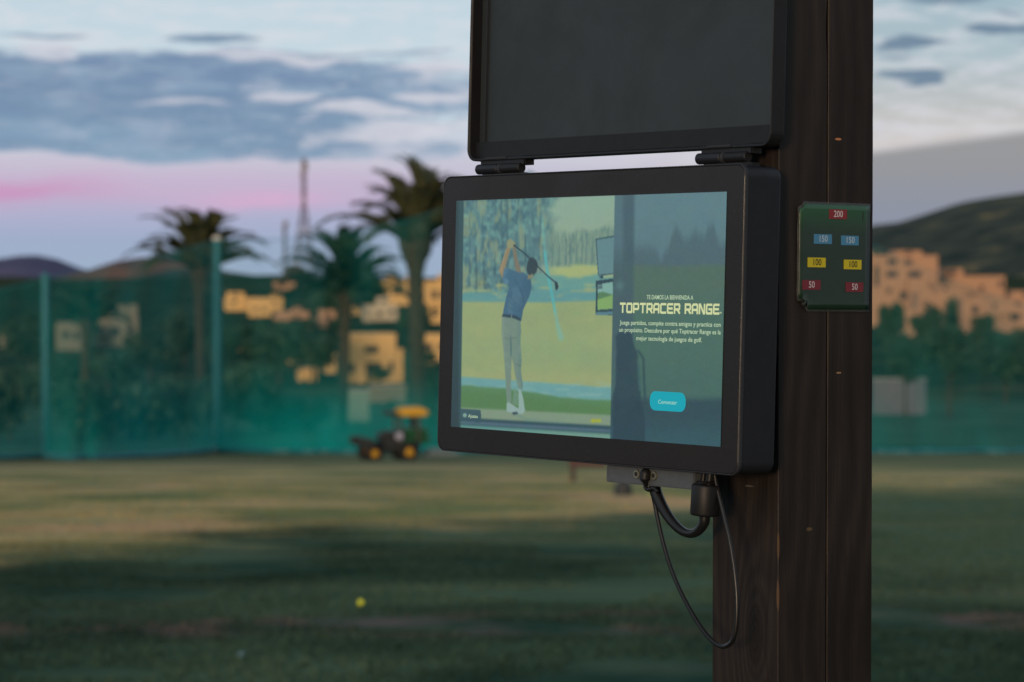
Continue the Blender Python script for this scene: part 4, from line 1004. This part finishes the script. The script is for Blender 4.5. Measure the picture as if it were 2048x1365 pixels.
lay(poly([(1005,629),(1020,630),(1032,632),(1041,638),(1041,644),(1028,638),(1004,634)], 1), (42,58,74)); lay(seg([(1023,631),(1023,635)], 1.6, 0), (130,140,130))
tr_ = [(1004,634),(1028,637),(1041,643),(1042,660),(1041,690),(1043,720),(1042,745),(1046,772),(1044,780),(1036,776),(1031,755),(1026,725),(1024,715),(1022,745),(1022,775),(1023,806),(1014,806),(1012,780),(1010,740),(1007,700),(1003,665)]
lay(poly(tr_, 1), (116,134,122)); tm = poly(tr_, 1); lay(tm*sm(PXg, 1030, 1044)*.45, (88,118,120)); lay(seg([(1021,672),(1022,690),(1022,712)], [1.5,2.5,2], 1)*.8, (66,98,106)); lay(seg([(1008,676),(1020,678),(1034,676)], 1.6, 1)*.6, (92,98,84)); lay(seg([(1032,728),(1041,733)], 1.5, 0)*.7, (70,96,100)); lay(tm*sm(vn(10,16,24), .55, .75)*.3, (136,152,136))
lay(poly([(1013,808),(1016,804),(1024,809),(1033,815),(1037,818),(1037,778),(1043,783),(1047,800),(1050,822),(1046,828),(1030,828),(1013,823)], 1), (148,170,166)); lay(poly([(1024,808),(1036,812),(1037,790),(1029,775)], 2)*.9, (110,140,116)); lay(poly([(1023,826),(1033,824),(1037,828),(1028,830)], 1), (34,54,66))
lay(seg([(1028,491),(1050,508),(1075,533),(1098,555),(1112,566)], [3.2,2.2,2.4,2.2,2.4], 0), (42,56,70)); lay(poly([(1110,562),(1115,566),(1117,575),(1113,582),(1110,576)], 1), (38,50,62))
lay(seg([(1030,828),(1050,838),(1080,842),(1130,846)], [4,5,5,3], 2)*.4, (96,132,128))
for x in (1187, 1197): lay(seg([(x-2,842),(x+2,842)], 7, 1), (176,176,40))
# display of the next bay
lay(poly([(1191,478),(1230,471),(1230,550),(1196,552)], 0), (52,78,90)); lay(poly([(1193,480),(1230,474),(1230,547),(1197,550)], 1), (96,132,140)); lay(poly([(1197,554),(1206,551),(1208,556),(1204,558)], 1), (40,60,76)); lay(seg([(1208,554),(1228,551)], 4, 1), (168,176,128))
lay(poly([(1192,562),(1230,557),(1230,631),(1191,631)], 0), (44,66,78)); lay(poly([(1191,625),(1230,623),(1230,630),(1191,631)], 0), (84,122,140)); lay(poly([(1196,569),(1226,564),(1226,618),(1195,620)], 0), (126,168,160)); lay(poly([(1196,586),(1206,584),(1226,590),(1226,600),(1195,602)], 1), (84,124,84)); lay(poly([(1195,600),(1226,590),(1226,618),(1195,620)], 1), (132,170,92))
for y in (570, 574, 577): lay(seg([(1197,y),(1204,y-.5)], 1.6, 0), (36,50,64))
# welcome column
xb = 1229.5-(PYg-390)*.0185
rp = np.clip((PXg-xb)/1.6+.5, 0, 1); col_ = np.zeros_like(IMG)
def mixc(base, mask, c): return base*(1-mask[..., None])+mask[..., None]*np.array(c, float)
R_ = np.zeros_like(IMG)+np.array([92,122,134.]); R_ = mixc(R_, sm(PYg, 420, 520)*.4, (84,108,120))
skyl = 496+44*(vn(16,200,40,4)-.5)-30*np.exp(-((PXg-1350)/10)**2)-26*np.exp(-((PXg-1390)/34)**2)-34*np.exp(-((PXg-1425)/9)**2)+30*np.exp(-((PXg-1322)/12)**2)
R_ = mixc(R_, sm(PYg-skyl, -16, 14)*.75, (72,92,104)); R_ = mixc(R_, sm(PYg+8*(vn(60,60,41)-.5), 524, 536), (80,104,92)); R_ = mixc(R_, sm(PYg, 560, 640)*.7, (70,104,94))
R_ = mixc(R_, sm(PYg+18*(vn(40,20,42)-.5), 700, 770)*.4, (62,98,94)); R_ = mixc(R_, sm(PYg+10*(vn(90,40,43)-.5), 788, 806), (46,70,82)); R_ = mixc(R_, sm(PYg, 820, 890)*.6, (50,88,102))
R_ = mixc(R_, (1-sm(PXg-(1268-(PYg-390)*.01), -4, 6))*.8*sm(PYg, 900, 640), (64,84,98)); R_ = mixc(R_, (1-sm(PXg, 1240, 1252))*.5*sm(PYg, 560, 480), (92,124,136))
R_ = mixc(R_, poly([(1226,900),(1226,790),(1231,770),(1233,700),(1231,672),(1240,664),(1262,664),(1268,690),(1276,712),(1281,760),(1282,800),(1290,840),(1290,900)], 5)*.8, (38,58,74))
R_ = mixc(R_, seg([(1262,703),(1278,704),(1287,718),(1288,760),(1290,800)], 5, 3)*.8, (44,68,80)); R_ = mixc(R_, seg([(1276,720),(1280,780)], 5, 4)*.5, (74,112,112))
R_ = mixc(R_, np.exp(-((PXg-1240)/8)**2-((PYg-572)/10)**2)*.6, (92,128,132))
IMG = IMG*(1-rp[..., None])+rp[..., None]*R_
# panel's unlit strip at the left, settings tab
ls = np.clip((927.5-(PYg-403)*.014-PXg)/2+.5, 0, 1); lay(ls, (50,76,84)); lay(ls*sm(PXg, 921, 914)*.6, (38,52,58))
lay(poly([(920,818),(960,821),(962,823),(962,844),(959,846),(920,842)], 0)*.92, (52,78,92)); lay(seg([(929.5,831),(929.6,831.1)], 8, 0), (128,160,150))
IMG[:] = np.stack([blur(IMG[..., k_], 1)+6*(vn(16, 14, 70+k_, 3)-.5) for k_ in range(3)], -1)
lay(seg([(1013,498),(1006,524),(1002,545)], [2,2.5,3], 1)*.5, (176,150,112)); lay(tm*sm(PXg+(PYg-640)*-.02, 1012, 1004)*.4, (142,156,138))
lum_ = IMG.mean(-1, keepdims=True); IMG = (lum_+(IMG-lum_)*.86)*.93+np.array([6, 12, 11.])  # saturation lowered and a pale haze put into the picture colours
IMG *= np.array([.975, 1.0, .985])
grain = np.random.default_rng(3).normal(0, 2.0, PXg.shape); IMG += grain[..., None]
lay(sm(PXg, 1448, 1462)*.25, (130,168,178))
lay(sm(PYg-(402-(PXg-915)*.0425), 5, 0)*.35, (60,90,98))
IMG = np.clip(IMG, 0, 255)/255; LIN = np.where(IMG <= .04045, IMG/12.92, ((IMG+.055)/1.055)**2.4)
me = bpy.data.meshes.new('screen'); nv = (GX+1)*(GZ+1)
co = np.stack([LX, np.full_like(LX, -.0014), LZ], -1).reshape(-1, 3)
i0 = (np.arange(GZ)[:, None]*(GX+1)+np.arange(GX)[None]).reshape(-1); fc = np.stack([i0, i0+1, i0+GX+2, i0+GX+1], 1).astype(np.int32)
me.vertices.add(nv); me.vertices.foreach_set('co', co.reshape(-1)); me.loops.add(len(fc)*4); me.loops.foreach_set('vertex_index', fc.reshape(-1)); me.polygons.add(len(fc)); me.polygons.foreach_set('loop_start', np.arange(0, len(fc)*4, 4, dtype=np.int32)); me.update(calc_edges=True)
ca = me.color_attributes.new('picture', 'FLOAT_COLOR', 'POINT'); ca.data.foreach_set('color', np.concatenate([LIN, np.ones(LIN.shape[:2]+(1,))], -1).reshape(-1).astype(np.float32))
ms = bpy.data.materials.new('lit_screen'); ms.use_nodes = True; t = NT(ms.node_tree); b = t.n['Principled BSDF']; b.inputs['Base Color'].default_value = (.006, .007, .008, 1); b.inputs['Roughness'].default_value = .22; b.inputs['Specular IOR Level'].default_value = .25
at2 = t.n.new('ShaderNodeAttribute'); at2.attribute_name = 'picture'; t.l.new(at2.outputs['Color'], b.inputs['Emission Color']); b.inputs['Emission Strength'].default_value = .93
scr = link('screen', me, ms, disp)

# lettering
def S(px, py): q = L3(px, py, -.0014); return q
cream = emit('screen_cream', lin(206,214,160), .95); paleg = emit('screen_text', lin(178,200,165), 1.0); teal = emit('button_teal', lin(0,160,176), .95); btxt = emit('button_text', lin(150,206,190), .95)
def fit_text(name, body, p0, p1, size_px, m, yoff=-.0018, bold=0.0, z=None):
    a, b = S(*p0), S(*p1); me = text_mesh(body, 1.0, m, bold=.012)
    xs_ = [v_.co.x for v_ in me.vertices]; h = abs((S(p0[0], p0[1]-size_px/2)-S(p0[0], p0[1]+size_px/2)).z)
    hy = [v_.co.y for v_ in text_mesh('H', 1.0, m).vertices]; ch = max(hy)-min(hy); W_ = max(xs_)-min(xs_); cx = (max(xs_)+min(xs_))/2; cy = (max(hy)+min(hy))/2
    L_ = b.x-a.x
    for v_ in me.vertices:
        v_.co = Vector(((v_.co.x-cx)/W_*L_+(a.x+b.x)/2, yoff, (v_.co.y-cy)/ch*h+(a.z+b.z)/2))
    o = bpy.data.objects.new(name, me); C.objects.link(o); o.parent = scr; return o
fit_text('greeting_text', 'TE DAMOS LA BIENVENIDA A', (1294,594.5), (1387,596), 8.2, paleg)
fit_text('body_text', 'Juega partidos, compite contra amigos y practica con', (1240,645), (1442,650), 8.4, paleg)
fit_text('body_text', 'un propósito. Descubre por qué Toptracer Range es la', (1239,660), (1442,664.5), 8.4, paleg)
fit_text('body_text', 'mejor tecnología de juegos de golf.', (1273,676.5), (1404,680.5), 8.4, paleg)
fit_text('tab_text', 'Ajustes', (937,832), (956,833.5), 6.5, paleg)
fit_text('trademark_text', 'TM', (1438.5,626), (1443.5,626.2), 3, cream)
# squarish headline built stroke by stroke
GL = {'T': [[(0,1),(1,1)],[(.5,1),(.5,0)]], 'O': [[(.12,0),(0,.12),(0,.88),(.12,1),(.88,1),(1,.88),(1,.12),(.88,0),(.12,0)]], 'P': [[(0,0),(0,1),(.88,1),(1,.88),(1,.5),(.88,.38),(0,.38)]],
 'R': [[(0,0),(0,1),(.88,1),(1,.88),(1,.52),(.88,.4),(0,.4)],[(.55,.4),(1,0)]], 'A': [[(0,0),(0,.8),(.2,1),(.88,1),(1,.88),(1,0)],[(0,.38),(1,.38)]], 'C': [[(1,1),(.12,1),(0,.88),(0,.12),(.12,0),(1,0)]],
 'E': [[(1,1),(.12,1),(0,.88),(0,.12),(.12,0),(1,0)],[(0,.5),(.9,.5)]], 'N': [[(0,0),(0,1),(.15,1),(.85,0),(1,0),(1,1)]], 'G': [[(1,1),(.12,1),(0,.88),(0,.12),(.12,0),(1,0),(1,.48),(.5,.48)]]}
def headline(txt, p0, p1, hpx):
    a, b = S(*p0), S(*p1); h = abs((S(p0[0], p0[1]-hpx/2)-S(p0[0], p0[1]+hpx/2)).z); n = sum(.55 if c == ' ' else 1 for c in txt); adv = (b.x-a.x)/n
    sw = h*.21; x = a.x; lw = adv*.80-sw*.5; bm = bmesh.new()
    for c in txt:
        if c == ' ': x += adv*.55; continue
        for st in GL[c]:
            for (x0, z0), (x1, z1) in zip(st, st[1:]):
                t_ = (x-a.x)/(b.x-a.x); cz = a.z+(b.z-a.z)*t_; q0 = Vector((x+sw*.5+x0*lw, 0, cz-h/2+sw/2+z0*(h-sw))); q1 = Vector((x+sw*.5+x1*lw, 0, cz-h/2+sw/2+z1*(h-sw)))
                d_ = (q1-q0).normalized(); nrm = Vector((-d_.z, 0, d_.x))*sw*(.5 if abs(d_.z) > .5 and abs(d_.x) < .5 else .5); e = d_*sw*.42
                vs_ = [bm.verts.new(Vector((p_.x, -.0018-.00002*len(bm.verts)/100, p_.z))) for p_ in (q0-e-nrm, q1+e-nrm, q1+e+nrm, q0-e+nrm)]
                bm.faces.new(vs_)
        x += adv
    return obj('headline_text', bm, cream, scr)
headline('TOPTRACER RANGE', (1240,616), (1441,619), 21)
bp = S(1335.5, 803.5); l_, r2 = S(1300, 803), S(1371.5, 804.5); hh = abs((S(1336, 784.5)-S(1336, 823)).z)
bm = bmesh.new(); prism(bm, r2.x-l_.x, hh, hh*.42, [(-.0017, 0), (-.00155, 0)], cx=bp.x, cz=bp.z); btn = obj('start_button', bm, teal, scr)
fit_text('button_text', 'Comenzar', (1317,804), (1355,805.5), 7.5, btxt, -.002)

print('objects', len(bpy.data.objects))
